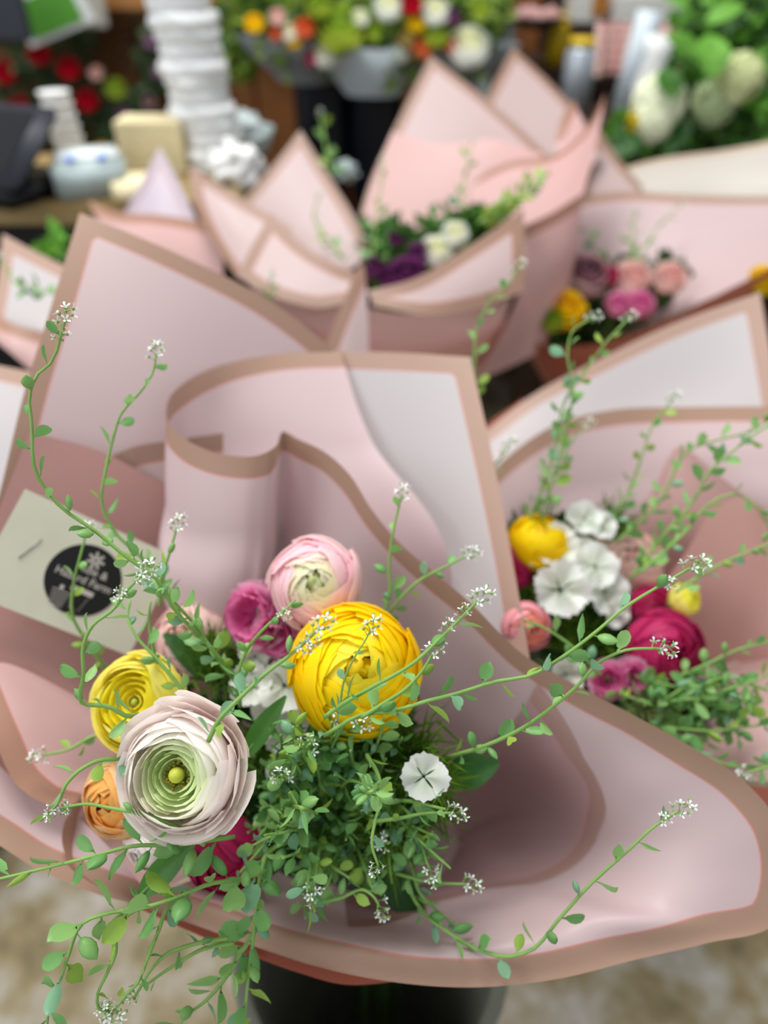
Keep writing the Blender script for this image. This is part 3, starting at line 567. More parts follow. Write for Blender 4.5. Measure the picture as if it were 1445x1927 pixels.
# liner: a second film layer lying just inside the flared front of the ribbon
def liner(src, j0, j1, nu, nv, edge_at, off, mat, parent):
    me = src.data; A = np.array([v.co[:] for v in me.vertices]).reshape(nv, nu, 3); sel = list(range(j0, j1)); n = 26; V = []
    for k in range(n):
        for c_, j in enumerate(sel):
            s = c_/(len(sel)-1); v0 = edge_at(s); vv = (v0+(0.82-v0)*k/(n-1))*(nv-1); i = int(vv); f = vv-i; q = Vector(A[i, j])*(1-f)+Vector(A[min(i+1, nv-1), j])*f
            V.append(q+(CAM-q).normalized()*off)
    m = len(sel); F = [(i*m+j, i*m+j+1, (i+1)*m+j+1, (i+1)*m+j) for i in range(n-1) for j in range(m-1)]
    B = np.array(V).reshape(n, m, 3); e0 = B[0]; dist = np.array([np.linalg.norm(e0-v, axis=1).min() for v in B.reshape(-1, 3)])
    me2 = mesh_from('paper_sheet', V, F, mat); at = me2.attributes.new('edge', 'FLOAT', 'POINT'); at.data.foreach_set('value', dist); return link('paper_sheet', me2, parent)
LINER = paper_mat('film_liner', (206, 174, 174), (192, 158, 148), width=.011)
liner(RB, 96, 208, 240, 60, lambda s: float(np.interp(s, [0, .12, .3, .6, .8, 1], [.10, .30, .43, .55, .54, .40])), .0016, LINER, WA)

WB = wrap_empty('blush film wrap around the white and magenta bouquet at the right', TB)
sheet([[(890,830,.70),(1000,745,.70),(1120,680,.68),(1260,612,.66),(1430,550,.64)], [(900,880,.68),(1010,830,.68),(1130,780,.67),(1280,740,.65),(1455,690,.62)], [(920,950,.66),(1020,930,.66),(1150,900,.65),(1290,860,.63),(1480,830,.6)]], GREYP, WB, 'tr')
sheet([[(890,925,.63),(960,855,.61),(1050,797,.60),(1150,772,.59),(1300,766,.58),(1500,765,.56)], [(930,1000,.61),(990,950,.60),(1060,920,.60),(1150,900,.59),(1290,880,.57),(1480,860,.55)], [(960,1080,.61),(1010,1060,.61),(1070,1040,.60),(1150,1020,.595),(1280,1000,.575),(1480,980,.545)], [(1000,1200,.66),(1040,1190,.66),(1090,1180,.66),(1150,1170,.66),(1250,1150,.64),(1480,1120,.58)]], PINK, WB, 't', 60, 40)
sheet([[(1170,1020,.57),(1230,920,.56),(1280,840,.55),(1340,885,.53),(1400,930,.515),(1480,985,.50)], [(1185,1080,.58),(1240,1030,.57),(1290,1005,.56),(1350,1020,.545),(1410,1050,.53),(1480,1090,.51)], [(1180,1180,.62),(1240,1170,.61),(1290,1160,.60),(1350,1160,.58),(1410,1170,.56),(1480,1190,.53)]], PINKW, WB, '', 60, 30)
sheet([[(1220,1140,.53),(1290,1040,.52),(1350,955,.505),(1395,935,.495),(1440,985,.485),(1500,1050,.47)], [(1230,1190,.55),(1300,1130,.54),(1360,1100,.525),(1410,1090,.515),(1450,1110,.505),(1500,1150,.49)], [(1200,1270,.58),(1260,1250,.57),(1320,1240,.56),(1370,1240,.55),(1430,1260,.53),(1500,1290,.50)]], SALMON, WB, '', 60, 30)
sheet([[(1050,1290,.51),(1200,1390,.49),(1300,1440,.47),(1380,1465,.455),(1500,1472,.44)], [(1100,1260,.55),(1210,1320,.53),(1300,1345,.51),(1380,1350,.49),(1500,1330,.47)], [(1130,1240,.62),(1200,1270,.61),(1280,1270,.59),(1360,1250,.56),(1500,1200,.51)]], PINKW, WB, '')
sheet([[(1320,1448,.464),(1400,1476,.456),(1500,1482,.445)], [(1340,1500,.48),(1420,1540,.47),(1500,1560,.46)]], CORAL, WB, '')
fan([(905,1000,.62),(880,900,.66),(900,820,.70),(985,750,.71)], TB, CORAL, WB, '', nu=30)

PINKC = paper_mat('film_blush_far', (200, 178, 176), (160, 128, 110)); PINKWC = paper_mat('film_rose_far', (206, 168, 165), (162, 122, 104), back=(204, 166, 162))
WC = wrap_empty('blush film wrap with tall points and folded front flaps, middle distance', TC)
sheet([[(810,105,1.03),(900,175,1.01),(1000,262,.99),(1080,345,.97)], [(745,235,.99),(850,300,.97),(940,365,.96),(1020,430,.94)], [(690,360,.95),(780,400,.94),(870,445,.93),(960,485,.92)], [(655,500,.91),(740,520,.90),(830,540,.90),(920,560,.89)]], BACKP, WC, 'tl', label='tallest pointed sheet')
sheet([[(738,248,.985),(830,272,.965),(930,262,.955),(1020,290,.945)], [(700,350,.945),(780,385,.935),(870,400,.93),(960,420,.92)], [(665,480,.905),(745,500,.90),(835,520,.90),(920,540,.885)]], PINKWC, WC, '')
sheet([[(965,90,1.08),(1030,150,1.07),(1090,215,1.05),(1135,280,1.03)], [(925,165,1.05),(990,220,1.04),(1050,285,1.02),(1095,345,1.0)], [(880,260,1.02),(960,310,1.01),(1020,360,.99),(1065,420,.97)]], BACKP, WC, 'tl')
sheet([[(1140,175,.90),(1105,240,.91),(1040,292,.93),(960,304,.94),(890,335,.945)], [(1122,270,.87),(1080,325,.885),(1020,355,.90),(940,375,.915),(870,395,.925)], [(1095,370,.84),(1040,410,.86),(980,430,.88),(915,445,.895),(850,460,.90)], [(1060,480,.82),(1000,500,.84),(950,510,.86),(890,520,.88),(830,530,.885)]], PINKWC, WC, 't', 60, 34)
sheet([[(1080,188,.97),(1060,215,.965),(1045,255,.96)], [(1100,245,.96),(1078,262,.955),(1048,290,.95)], [(1100,300,.95),(1075,305,.945),(1045,310,.94)]], PINKWC, WC, 't', 24, 24)
sheet([[(565,245,.93),(615,325,.91),(665,405,.88),(705,480,.86)], [(515,310,.91),(570,380,.89),(620,440,.87),(660,505,.84)], [(455,380,.90),(520,435,.88),(580,485,.85),(640,530,.82)]], BACKP, WC, 'tl')
sheet([[(355,310,.86),(410,346,.86),(480,388,.85),(550,430,.84)], [(366,380,.84),(430,420,.84),(490,455,.83),(550,490,.82)], [(398,450,.81),(450,480,.81),(510,510,.80),(560,535,.79)], [(445,520,.78),(490,540,.78),(540,560,.77),(590,575,.76)]], PINKC, WC, 'tl')
sheet([[(510,400,.74),(560,452,.73),(620,492,.72),(690,522,.72)], [(478,455,.73),(540,505,.72),(605,537,.712),(665,550,.71)], [(445,520,.72),(510,556,.71),(590,578,.705),(652,570,.705)]], PINKC, WC, 'tlb', label='front flap folded down')
sheet([[(690,548,.71),(780,524,.71),(880,465,.72),(985,393,.735)], [(698,562,.705),(800,560,.705),(900,522,.712),(987,475,.725)], [(700,575,.70),(800,592,.70),(900,580,.71),(986,548,.72)]], PINKC, WC, 'tbr', label='front flap folded down')
sheet([[(675,498,.69),(640,580,.69),(608,664,.688)], [(680,499,.69),(662,590,.688),(650,672,.686)], [(686,503,.69),(692,590,.69),(694,675,.69)]], PINKC, WC, 't', 30, 24)
fan([(425,470,.76),(470,535,.745),(560,570,.735),(660,575,.73),(760,590,.73),(880,578,.735),(960,560,.745),(985,500,.76)], TC, PINKWC, WC, '', bow=.01)
fan([(420,520,.79),(470,570,.775),(560,620,.765),(660,650,.76),(760,668,.76),(860,648,.762),(940,610,.77),(995,540,.79)], TC, SALMON, WC, '', bow=.005)
sheet([[(985,425,.765),(1035,402,.80),(1095,365,.84)], [(985,520,.77),(1042,500,.80),(1085,470,.84)], [(940,640,.78),(1000,605,.81),(1062,565,.85)], [(890,720,.80),(960,690,.83),(1020,660,.87)]], PINKWC, WC, 't', 30, 34)

CORAL_SHADED = paper_mat('film_coral_shaded', (168, 96, 76), (168, 96, 76), trans=.1)  # coral film again, darkened: shade under the wrap put into its colour
WD = wrap_empty('rose film wrap around the far bouquet of dusty blooms', TD)
sheet([[(1085,372,.98),(1160,362,.98),(1300,368,.96),(1500,372,.94)], [(1085,450,.97),(1180,450,.96),(1300,445,.935),(1500,430,.90)], [(1080,560,.96),(1160,570,.95),(1260,560,.90),(1380,520,.85),(1500,478,.82)], [(1100,640,.98),(1160,640,.96),(1250,600,.90),(1350,555,.84),(1500,490,.80)]], PINK, WD, 't', 50, 36)
fan([(960,600,.88),(1000,640,.85),(1100,650,.82),(1200,625,.80),(1280,590,.79),(1370,545,.78),(1500,482,.78)], TD, CORAL_SHADED, WD, '')
sheet([[(1125,240,1.06),(1165,300,1.05),(1210,352,1.03)], [(1105,310,1.04),(1140,345,1.03),(1190,375,1.01)], [(1090,372,1.0),(1130,375,1.0),(1180,385,1.0)]], BACKP, WD, 'tl', 24, 24)
WE = wrap_empty('beige film wrap around the tall green and white arrangement', TE)
sheet([[(1150,322,1.08),(1250,297,1.06),(1350,284,1.04),(1520,252,1.00)], [(1160,350,1.05),(1250,345,1.03),(1350,338,1.01),(1520,320,0.96)], [(1170,400,1.03),(1250,410,1.02),(1350,410,1.00),(1520,400,0.95)]], BEIGE, WE, 't', 40, 24)
fan([(1150,345,1.07),(1250,330,1.05),(1350,320,1.03),(1500,300,1.00)], TE, BEIGE, WE, '', nu=30)
WF = wrap_empty('lilac grey pointed film wrap beside the receipt printer', TF)
sheet([[(300,275,.92),(340,350,.91),(375,430,.89),(400,500,.87)], [(270,335,.91),(305,400,.89),(340,460,.88),(370,520,.86)], [(235,400,.90),(270,445,.88),(310,490,.87),(350,540,.85)]], LILAC, WF, 'tl')
sheet([[(165,375,.90),(215,397,.885),(300,404,.87),(420,425,.85)], [(190,420,.885),(240,450,.87),(310,465,.86),(420,490,.84)], [(230,480,.88),(270,500,.87),(330,520,.86),(420,560,.84)]], PINKW, WF, 't', 40, 24)
fan([(170,385,.905),(235,440,.89),(320,470,.885),(410,500,.88)], TF, PINKW, WF, '', nu=30)
WG = wrap_empty('small grey pink film wrap at the left edge under the black counter front', TG)
sheet([[(5,440,.74),(60,470,.73),(120,500,.72),(175,525,.71)], [(-5,530,.72),(50,560,.71),(105,590,.70),(150,615,.69)], [(-20,610,.70),(40,640,.69),(85,660,.68),(130,680,.68)]], GREYP, WG, 'tl')
sheet([[(-30,575,.69),(20,606,.68),(70,622,.68),(140,628,.68)], [(-30,605,.68),(20,645,.67),(60,672,.67),(110,690,.67)], [(-30,625,.68),(15,660,.67),(50,690,.67),(90,720,.67)]], PINKW, WG, 't')
WH = wrap_empty('pale grey cornered film wrap at the left edge beside the tall blush sheet', TH)
sheet([[(-60,672,.58),(0,688,.57),(50,698,.56),(110,712,.545)], [(-70,800,.55),(0,810,.54),(45,815,.535),(80,820,.53)], [(-80,1000,.53),(-20,1000,.52),(20,1000,.51),(50,1000,.50)]], GREYP, WH, 't', 30, 30)

# ------------------------------------------------------------------ hero flowers
def ranunculus(name, label, px, py, d, diam, cols, tx=0, ty=0, layers=10, openness=1.72, inner=2.05, throat=None, eye=None, roll=0, outer_curl=0.0, rise=.32, hole=.16, extra=(), seed=0, cat='flower', squash=.85, group=None):
    """cols: list of (key, base_rgb, tip_rgb) from the outside inwards; every petal a part"""
    M = frame(px, py, d, tx, ty, roll); e = empty(name); set_frame(e, M); tag(e, label, cat, group); R = diam/2; rnd = random.Random(seed)
    for k in range(layers):
        s = k/(layers-1); c_ = cols[min(len(cols)-1, int(s*len(cols)))]
        if eye:
            if s < .5: Rf, th1, zo = 1-.36*s, openness+(2.28-openness)*s*2, .03
            else: q = (s-.5)*2; Rf, th1, zo = .72-(.72-hole*1.15)*q, 2.05, .22-.02*q
        else: Rf, th1, zo = 1-.26*s, openness+(2.96-openness)*s**.8, .05*s
        n = 5 if k < layers*.6 else 4; big = k < layers*.6
        for vv in range(2):
            me = petal_mesh('petal', R*Rf, (.86 if n == 5 else 1.05)*(1 if vv else .9), .12, th1+rnd.uniform(-.09, .09)*(1-.5*s), pet(*c_), 8 if big else 6, 8 if big else 6, tilt=.045, curl=outer_curl if k < 2 else 0, rag=.045, seed=k*2+vv+seed*13, squash=squash, cup=.10)
            for j in range(vv, n, 2):
                o = link('petal', me, e); wob = .07*(1-.6*s); o.rotation_euler = (rnd.uniform(-wob, wob), rnd.uniform(-wob, wob), j*2*PI/n+k*1.13+rnd.uniform(-.15, .15)); o.location = (0, 0, R*zo*squash)
    for (ang, tilt_out, sc, c_) in extra:                        # splayed outer petals
        me = petal_mesh('petal', R*sc, .62, .1, 1.25, pet(*c_), 8, 8, tilt=.02, curl=.05, seed=3, squash=.7, cup=.25)
        o = link('petal', me, e); o.rotation_euler = (Matrix.Rotation(ang, 3, 'Z') @ Matrix.Rotation(-tilt_out, 3, 'Y')).to_euler(); o.location = Vector((math.cos(ang), math.sin(ang), -.1))*R*.10
    if eye:
        zz = R*.22*squash
        MB().blob((0, 0, zz-R*.02), R*hole*.55, None, 2, (1, 1, 1.2)).build('pistil', material('pistil', (190, 196, 70), .4, .1, .2, 200), e)
        mb = MB(); rr = random.Random(3)
        for k in range(26):
            a = rr.uniform(0, 6.28); r0 = R*hole*rr.uniform(.6, .95); mb.tube([(r0*.7*math.cos(a), r0*.7*math.sin(a), zz-R*.25), (r0*math.cos(a), r0*math.sin(a), zz-R*.02*rr.uniform(0, 3))], .0003, .0003, 4); mb.blob((r0*math.cos(a), r0*math.sin(a), zz-R*.02), .0008, None, 1)
        mb.build('stamens', material('stamen', (120, 110, 20), .5), e)['kind'] = 'stuff'
    else:
        MB().blob((0, 0, R*.56*squash), R*.21, None, 3, (1, 1, .9), .5, seed).build('heart', pet(*cols[-1]), e)
    mb = MB()
    MB().lathe([(.001, -R*squash*1.02), (R*.25, -R*squash*1.0), (R*.42, -R*squash*.93)], 12).build('calyx', LEAFB, e)
    flower_stem(e, M, throat, -R*squash*.98, r=.0024); return e
W_OUT = ('white_outer', (238, 216, 214), (252, 244, 240)); W_MID = ('white_mid', (242, 238, 222), (254, 250, 242)); W_IN = ('white_inner', (222, 234, 176), (244, 250, 222)); W_HEART = ('white_heart', (204, 222, 140), (236, 246, 200))
Y1 = ('sun_outer', (250, 206, 0), (255, 226, 6)); Y2 = ('sun_mid', (252, 210, 0), (255, 234, 16)); Y3 = ('sun_inner', (246, 212, 6), (255, 240, 60))
LY1 = ('lemon_outer', (246, 232, 70), (255, 248, 140)); LY2 = ('lemon_mid', (246, 230, 24), (255, 248, 84))
PK1 = ('rose_outer', (246, 200, 200), (254, 232, 232)); PK2 = ('rose_mid', (240, 150, 176), (254, 222, 228)); PK3 = ('rose_inner', (244, 214, 190), (252, 232, 222)); PK4 = ('rose_heart', (214, 220, 160), (244, 240, 210))
PE1 = ('apricot_outer', (244, 196, 130), (250, 218, 168)); PE2 = ('apricot_inner', (238, 160, 70), (248, 196, 110))
M1 = ('cerise_outer', (176, 16, 76), (206, 50, 112)); M2 = ('cerise_inner', (150, 8, 60), (196, 30, 90))
CA1 = ('carnation_outer', (214, 96, 160), (244, 190, 216)); CA2 = ('carnation_inner', (196, 60, 130), (236, 140, 190))
BL1 = ('shell_outer', (232, 190, 184), (244, 218, 210)); BL2 = ('shell_inner', (228, 176, 164), (244, 212, 200))

ranunculus('ranunculus', 'open white ranunculus with green heart and dark eye, nearest bloom', 340, 1455, .315, .052, [W_OUT, W_OUT, W_MID, W_IN, W_HEART], tx=-.12, ty=.16, layers=10, openness=1.62, inner=1.95, throat=TA, eye=True, rise=.12, hole=.24, seed=1, outer_curl=.12,
           extra=((1.25, .42, 1.22, W_OUT), (1.65, .30, 1.14, W_OUT), (2.35, .28, 1.12, W_OUT), (-.45, .40, 1.16, W_OUT), (.75, .2, 1.1, W_OUT), (-2.2, .1, 1.02, W_OUT)))
ranunculus('ranunculus', 'bright golden yellow ranunculus with tight swirling petals', 668, 1262, .365, .066, [Y1, Y1, Y2, Y2, Y3], tx=.10, ty=.30, layers=12, openness=1.95, inner=2.3, throat=TA, hole=.1, rise=.30, seed=2)
ranunculus('ranunculus', 'pale pink ranunculus with deeper pink folds, highest of the nearest bouquet', 595, 1098, .395, .051, [PK1, PK2, PK2, PK3, PK4], tx=.0, ty=.18, layers=11, openness=1.9, inner=2.25, throat=TA, hole=.12, rise=.28, seed=3)
ranunculus('ranunculus', 'lemon yellow ranunculus half hidden behind the white one', 262, 1322, .365, .048, [LY1, LY1, LY2, LY2], tx=-.25, ty=.32, layers=10, openness=1.75, inner=2.1, throat=TA, eye=True, hole=.13, rise=.2, seed=4, outer_curl=.05)
ranunculus('ranunculus', 'apricot ranunculus peeping out below the lemon yellow one', 228, 1500, .365, .040, [PE1, PE1, PE2, PE2], tx=-.35, ty=.15, layers=8, openness=1.8, inner=2.1, throat=TA, hole=.12, seed=5)
ranunculus('ranunculus', 'blush white ranunculus seen from the side under the open white one', 292, 1585, .365, .034, [BL1, W_OUT, W_OUT], tx=-.5, ty=-.3, layers=7, openness=1.75, inner=2.0, throat=TA, hole=.15, seed=6)
ranunculus('ranunculus', 'cerise ranunculus deep under the open white one', 418, 1605, .395, .044, [M1, M1, M2], tx=-.1, ty=-.2, layers=8, openness=1.8, inner=2.1, throat=TA, hole=.12, seed=7)
ranunculus('ranunculus', 'shell pink bloom in the shade below the paper column', 360, 1200, .44, .046, [BL1, BL1, BL2], tx=-.2, ty=.5, layers=7, openness=1.9, inner=2.2, throat=TA, hole=.12, seed=8)
def carnation(px, py, d, diam, cols, label, tx, ty, throat, seed, group=None):
    M = frame(px, py, d, tx, ty, seed); e = empty('carnation'); set_frame(e, M); tag(e, label, 'flower', group); R = diam/2; rnd = random.Random(seed)
    for k in range(4):
        me = petal_mesh('petal', R*(1-.12*k), .6, .3, 1.35+.28*k, pet(*cols[min(k//2, 1)]), 8, 5, frill=.13, seed=k+seed, curl=.25, squash=.6)
        for j in range(6):
            o = link('petal', me, e); o.rotation_euler = (rnd.uniform(-.15, .15), rnd.uniform(-.15, .15), j*PI/3+k*.5); o.location = (0, 0, R*.1*k)
    flower_stem(e, M, throat, -R*.5); return e
carnation(478, 1158, .405, .034, [CA1, CA2], 'ruffled pink carnation with white petal edges beside the pale pink ranunculus', -.5, .1, TA, 1)
carnation(520, 1195, .40, .024, [CA1, CA2], 'small pink carnation tucked under the pale pink ranunculus', -.1, -.2, TA, 2)

def dianthus(px, py, d, diam, label, tx=0, ty=.1, throat=TA, seed=0, n=5, group=None, bare=False):
    """sweet william floret: flat ring of serrated white petals with a green calyx"""
    M = frame(px, py, d, tx, ty, seed*1.3); e = empty('dianthus'); set_frame(e, M); tag(e, label, 'flower', group); R = diam/2; rnd = random.Random(seed)
    V = []; F = []; UV = []; nu, nv = 12, 6
    for i in range(nv+1):
        v = i/nv
        for j in range(nu+1):
            u = -1+2*j/nu; a = u*(.5+.32*min(1, v*1.3)); r = R*(.06+.94*v)*(1-.16*u*u*v)*(1+(.035*((j % 2)*2-1)+.03*math.sin(j*1.9+seed) if i == nv else 0))
            V.append((r*math.cos(a), r*math.sin(a), R*(.12*math.sin(4*u+seed)*v+.1*v*v-.15*(1-v)))); UV.append((j/nu, v))
    F = [(i*(nu+1)+j, i*(nu+1)+j+1, (i+1)*(nu+1)+j+1, (i+1)*(nu+1)+j) for i in range(nv) for j in range(nu)]
    me = mesh_from('petal', V, F, pet('dianthus', (226, 234, 216), (248, 250, 246)), True, UV)
    for j in range(n):
        o = link('petal', me, e); o.rotation_euler = (rnd.uniform(-.1, .1), rnd.uniform(-.12, .12), j*2*PI/n+rnd.uniform(-.16, .16)); o.location = (0, 0, .0004*j); o.scale = (rnd.uniform(.88, 1.06), rnd.uniform(.9, 1.1)*(1.12 if n == 4 else 1), 1)
    MB().lathe([(R*.10, -.001), (R*.14, -.006), (R*.12, -.018), (.0005, -.019)], 10).build('calyx', LEAFB, e)
    flower_stem(e, M, throat, -.018, r=.0009); return e
for i, (px, py, d, dm, tx, ty, lab) in enumerate(((797, 1462, .343, .0235, .0, .2, 'single white dianthus floret in green whiskers right of centre'), (535, 1290, .395, .03, .1, .3, 'white dianthus floret left of the golden ranunculus'), (475, 1290, .40, .026, -.3, .4, 'white dianthus floret above the open white ranunculus'), (540, 1370, .40, .028, .2, .1, 'white dianthus floret between the white and golden ranunculus'), (535, 1450, .40, .022, .1, 0, 'white dianthus floret low beside the open white ranunculus'), (515, 1335, .405, .026, 0, .2, 'shaded white dianthus floret in the middle of its cluster'), (600, 1470, .43, .022, .2, 0, 'dim white dianthus floret deep in the sprigs'), (480, 1235, .405, .018, -.1, .6, 'narrow white floret under the pink carnation'))):
    dianthus(px, py, d, dm, lab, tx, ty, TA, i+1, n=4 if i == 0 else 5)
def whiskers(px, py, d, r, n, label, seed, throat=TA, mat=None):
    """tuft of narrow green bracts"""
    M = frame(px, py, d, .1, .3, 0); e = tag(empty('bract_tuft'), label, 'bracts'); set_frame(e, M); rnd = random.Random(seed); mb = MB()
    for i in range(n):
        v = Vector((rnd.gauss(0, 1), rnd.gauss(0, 1), rnd.gauss(.5, .8))).normalized(); s = r*rnd.uniform(.6, 1.1); o_ = Vector((rnd.gauss(0, r*.25), rnd.gauss(0, r*.25), 0)); b = v.orthogonal().normalized()*r*.035; m = o_+v*s*.5+Vector((0, 0, s*.08))
        c2 = v.cross(b).normalized()*b.length*.6
        mb.add([o_-b, o_+b, m+b*.8+c2, m-b*.8+c2, o_+v*s+Vector((0, 0, s*.22))], [(0, 1, 2, 3), (3, 2, 4)])
    mb.build('bracts', mat or WHISK, e)['kind'] = 'stuff'; flower_stem(e, M, throat, -.002, r=.0018); return e
WHISK = material('bract_green', (98, 136, 40), .5, .3, .3, 100)
for i, (px, py, d, r, n, lab) in enumerate(((780, 1440, .375, .026, 240, 'bristly green bract tuft around the single white floret'), (730, 1540, .385, .026, 200, 'bristly green bract tuft below the single white floret'), (800, 1520, .39, .022, 160, 'bristly green bract tuft at the lower right of the white floret'), (700, 1400, .395, .026, 160, 'bristly green bract tuft just under the golden ranunculus'), (400, 1240, .42, .025, 140, 'dark green bract tuft behind the open white ranunculus'), (500, 1400, .42, .02, 100, 'green bract tuft in the white floret cluster'))):
    whiskers(px, py, d, r, n, lab, i)

# broad leaves of the nearest bouquet
for (px, py, d, L_, W_, an, lab, mt) in ((258, 1690, .345, .036, .014, -.75, 'broad green leaf below the open white ranunculus', LEAFB), (838, 1462, .40, .030, .021, -1.25, 'broad dark leaf right of the single white floret', LEAFD), (455, 1430, .355, .036, .012, -.55, 'broad folded leaf right of the open white ranunculus', LEAFB), (630, 1500, .41, .04, .008, 2.9, 'narrow pointed leaf hanging in the dark middle', LEAFB), (600, 1480, .42, .05, .02, -1.2, 'dark leaf behind the sprig tangle', LEAFD), (560, 1560, .43, .05, .022, 2.2, 'dark leaf at the bottom of the sprig tangle', LEAFD), (700, 1600, .44, .05, .025, -2.4, 'dark leaf low in the shadow of the nearest wrap', LEAFD), (440, 1290, .42, .05, .02, .9, 'dark leaf beneath the pink carnation', LEAFD)):
    e = big_leaf(px, py, d, L_, W_, an, lab, mt)
# ------------------------------------------------------------------ maker's card with round sticker
KRAFT = material('card_ivory', (206, 204, 184), .7, .1, .06, 40); STK = material('sticker_black', (14, 15, 15), .6); INK = material('sticker_ink', (176, 170, 162), .6); STEEL = material('staple_steel', (150, 156, 152), .3, metallic=.7)
TL, TR_, BL = P(47, 920, .418), P(335, 1050, .452), P(-45, 1122, .410)
X = (TR_-TL); cw = X.length; X.normalize(); Yv = (TL-BL); Yv = (Yv-X*Yv.dot(X)); ch = Yv.length; Yv.normalize(); Z = X.cross(Yv)
Mc = Matrix((X, Yv, Z)).transposed().to_4x4(); Mc.translation = TL+X*cw/2-Yv*ch/2
card = empty('gift_card'); set_frame(card, Mc); tag(card, 'ivory card with a round black sticker stapled inside the nearest wrap', 'card')
MB().box((0, 0, 0), (cw, ch, .0006)).build('card_board', KRAFT, card, False)
rel = Mc.inverted() @ CAM
def on_card(px, py):
    r = (Mc.inverted().to_3x3() @ ray(px, py)); t = -rel.z/r.z; return Vector((rel.x+r.x*t, rel.y+r.y*t, 0))
cs = on_card(157, 1092); sr = (on_card(232, 1092)-on_card(82, 1092)).length/2*.98
sk = MB().lathe([(.0001, .0006), (sr*.995, .0006), (sr, .0004), (sr, .0003)], 64, c=cs).build('sticker', STK, card, False)
def txt(body, size, x, y, name='lettering'):
    cu = bpy.data.curves.new('t', 'FONT'); cu.body = body; cu.size = size; cu.align_x = 'CENTER'; cu.extrude = .00005; cu.offset = .00006
    t = bpy.data.objects.new('t', cu); COL.objects.link(t); dg = bpy.context.evaluated_depsgraph_get(); me = bpy.data.meshes.new_from_object(t.evaluated_get(dg)); bpy.data.objects.remove(t)
    me.materials.clear(); o = link(name, me, sk, INK); o.location = (cs.x+x*sr, cs.y+y*sr, .0008); return o
txt('Idle &', sr*.30, .18, .22); txt('Hazard Farm', sr*.30, 0, -.08)
mk2 = MB()
for k in range(7):
    a = k*2*PI/7; mk2.box((cs.x+sr*.05+sr*.14*math.cos(a), cs.y+sr*.62+sr*.14*math.sin(a), .0008), (sr*.2, sr*.07, .0001), Matrix.Rotation(a, 4, 'Z'))
mk2.build('flower_mark', INK, sk, False)
MB().box((cs.x+sr*.1, cs.y-sr*.28, .0008), (sr*.62, sr*.14, .0001), bev=.00004).build('pot_rim', INK, sk, False)
mb = MB()
mb.tube([(cs.x+sr*-.12, cs.y-sr*.36, .0008), (cs.x-sr*.02, cs.y-sr*.82, .0008), (cs.x+sr*.24, cs.y-sr*.82, .0008), (cs.x+sr*.34, cs.y-sr*.36, .0008)], .0001, .0001, 4); mb.build('pot_outline', INK, sk, False)
mb = MB()
for k in range(5): mb.box((cs.x-sr*.38, cs.y-sr*(.48+.10*k), .0008), (sr*(.5-.03*k), sr*.024, .0001))
mb.box((cs.x-sr*.42, cs.y-sr*.38, .0008), (sr*.1, sr*.12, .0001)); mb.build('wave_lines', INK, sk, False)
a, b = on_card(35, 1050), on_card(78, 1015); MB().tube([a+Vector((0, 0, .0006)), b+Vector((0, 0, .0006))], .0004, .0004, 6).build('staple', STEEL, card)

# ------------------------------------------------------------------ sprigs: stem, paddle leaves, tiny white flower heads
def leaf_mesh(i):
    rr = random.Random(i); V = []; F = []; L_ = 1.0; W_ = (.62, .72, .5, .34)[i]
    V.append((0, 0, 0)); V.append((.03, 0, .25)); V.append((-.03, 0, .25)); prof = [(.32, .35), (.55, .85), (.8, 1.0), (1.05, .85), (1.22, .35)]
    if i == 3: prof = [(.3, .5), (.6, 1.0), (.9, .8), (1.2, .45), (1.4, .12)]
    for k, (z_, w_) in enumerate(prof):
        b = len(V); cc = .12*math.sin((z_-.3)*2.2); V += [(-w_*W_/2, .05*w_+cc, z_), (0, -.07*w_+cc, z_), (w_*W_/2, .05*w_+cc, z_)]
        if k: F += [(b-3, b-2, b+1, b), (b-2, b-1, b+2, b+1)]
    b = len(V); V.append((0, .02, prof[-1][0]+.08)); F += [(b-3, b-2, b), (b-2, b-1, b), (0, 1, 4, 3), (0, 4, 5, 2), (0, 1, 2)]
    return V, F
LM = {}
for i in range(4):
    V, F = leaf_mesh(i)
    for j, m in enumerate(LEAF): LM[i, j] = mesh_from('leaf', V, F, m)
def pod_mesh(m):
    b = MB().lathe([(.03, 0), (.03, .25), (.14, .3), (.28, .5), (.32, .75), (.22, 1.0), (.06, 1.15), (.001, 1.22)], 10); me = mesh_from('pod', [Vector((v.x, v.y*.6, v.z)) for v in b.v], b.f, m); return me
PODS = [pod_mesh(m) for m in LEAF]
def head_meshes(seed):
    rnd = random.Random(seed); w_ = MB(); g = MB()
    for k in range(9):
        zz = -.0045+.0009*k; a = k*2.4; v = Vector((math.cos(a), math.sin(a), .55+.05*k)).normalized(); ln = .0034*(1-.04*k); tip = Vector((0, 0, zz))+v*ln
        g.tube([(0, 0, zz), tip], .00018, .00018, 4); g.blob(tip, .0007, None, 1, (1, 1, 1.1))
        if k % 3 != 2:
            x = v.orthogonal().normalized(); y = v.cross(x)
            for q in range(4):
                a2 = q*PI/2+rnd.random()*.4; dd = (x*math.cos(a2)+y*math.sin(a2)); t = v.cross(dd)*.00042; r_ = .0021*rnd.uniform(.8, 1.1); c0 = tip+v*.0004
                w_.add([c0+dd*.0003-t*.4, c0+dd*.0003+t*.4, c0+dd*r_*.75+t*1.25+v*.0006, c0+dd*r_+v*.0008, c0+dd*r_*.75-t*1.25+v*.0006], [(0, 1, 2, 3, 4)])
    return mesh_from('floret_petals', w_.v, w_.f, FLORW, False), mesh_from('floret_stalks', g.v, g.f, GREENB)
FLORW = material('floret_white', (248, 250, 250), .5, .2, .03, 300)
HEADS = [head_meshes(s) for s in range(4)]
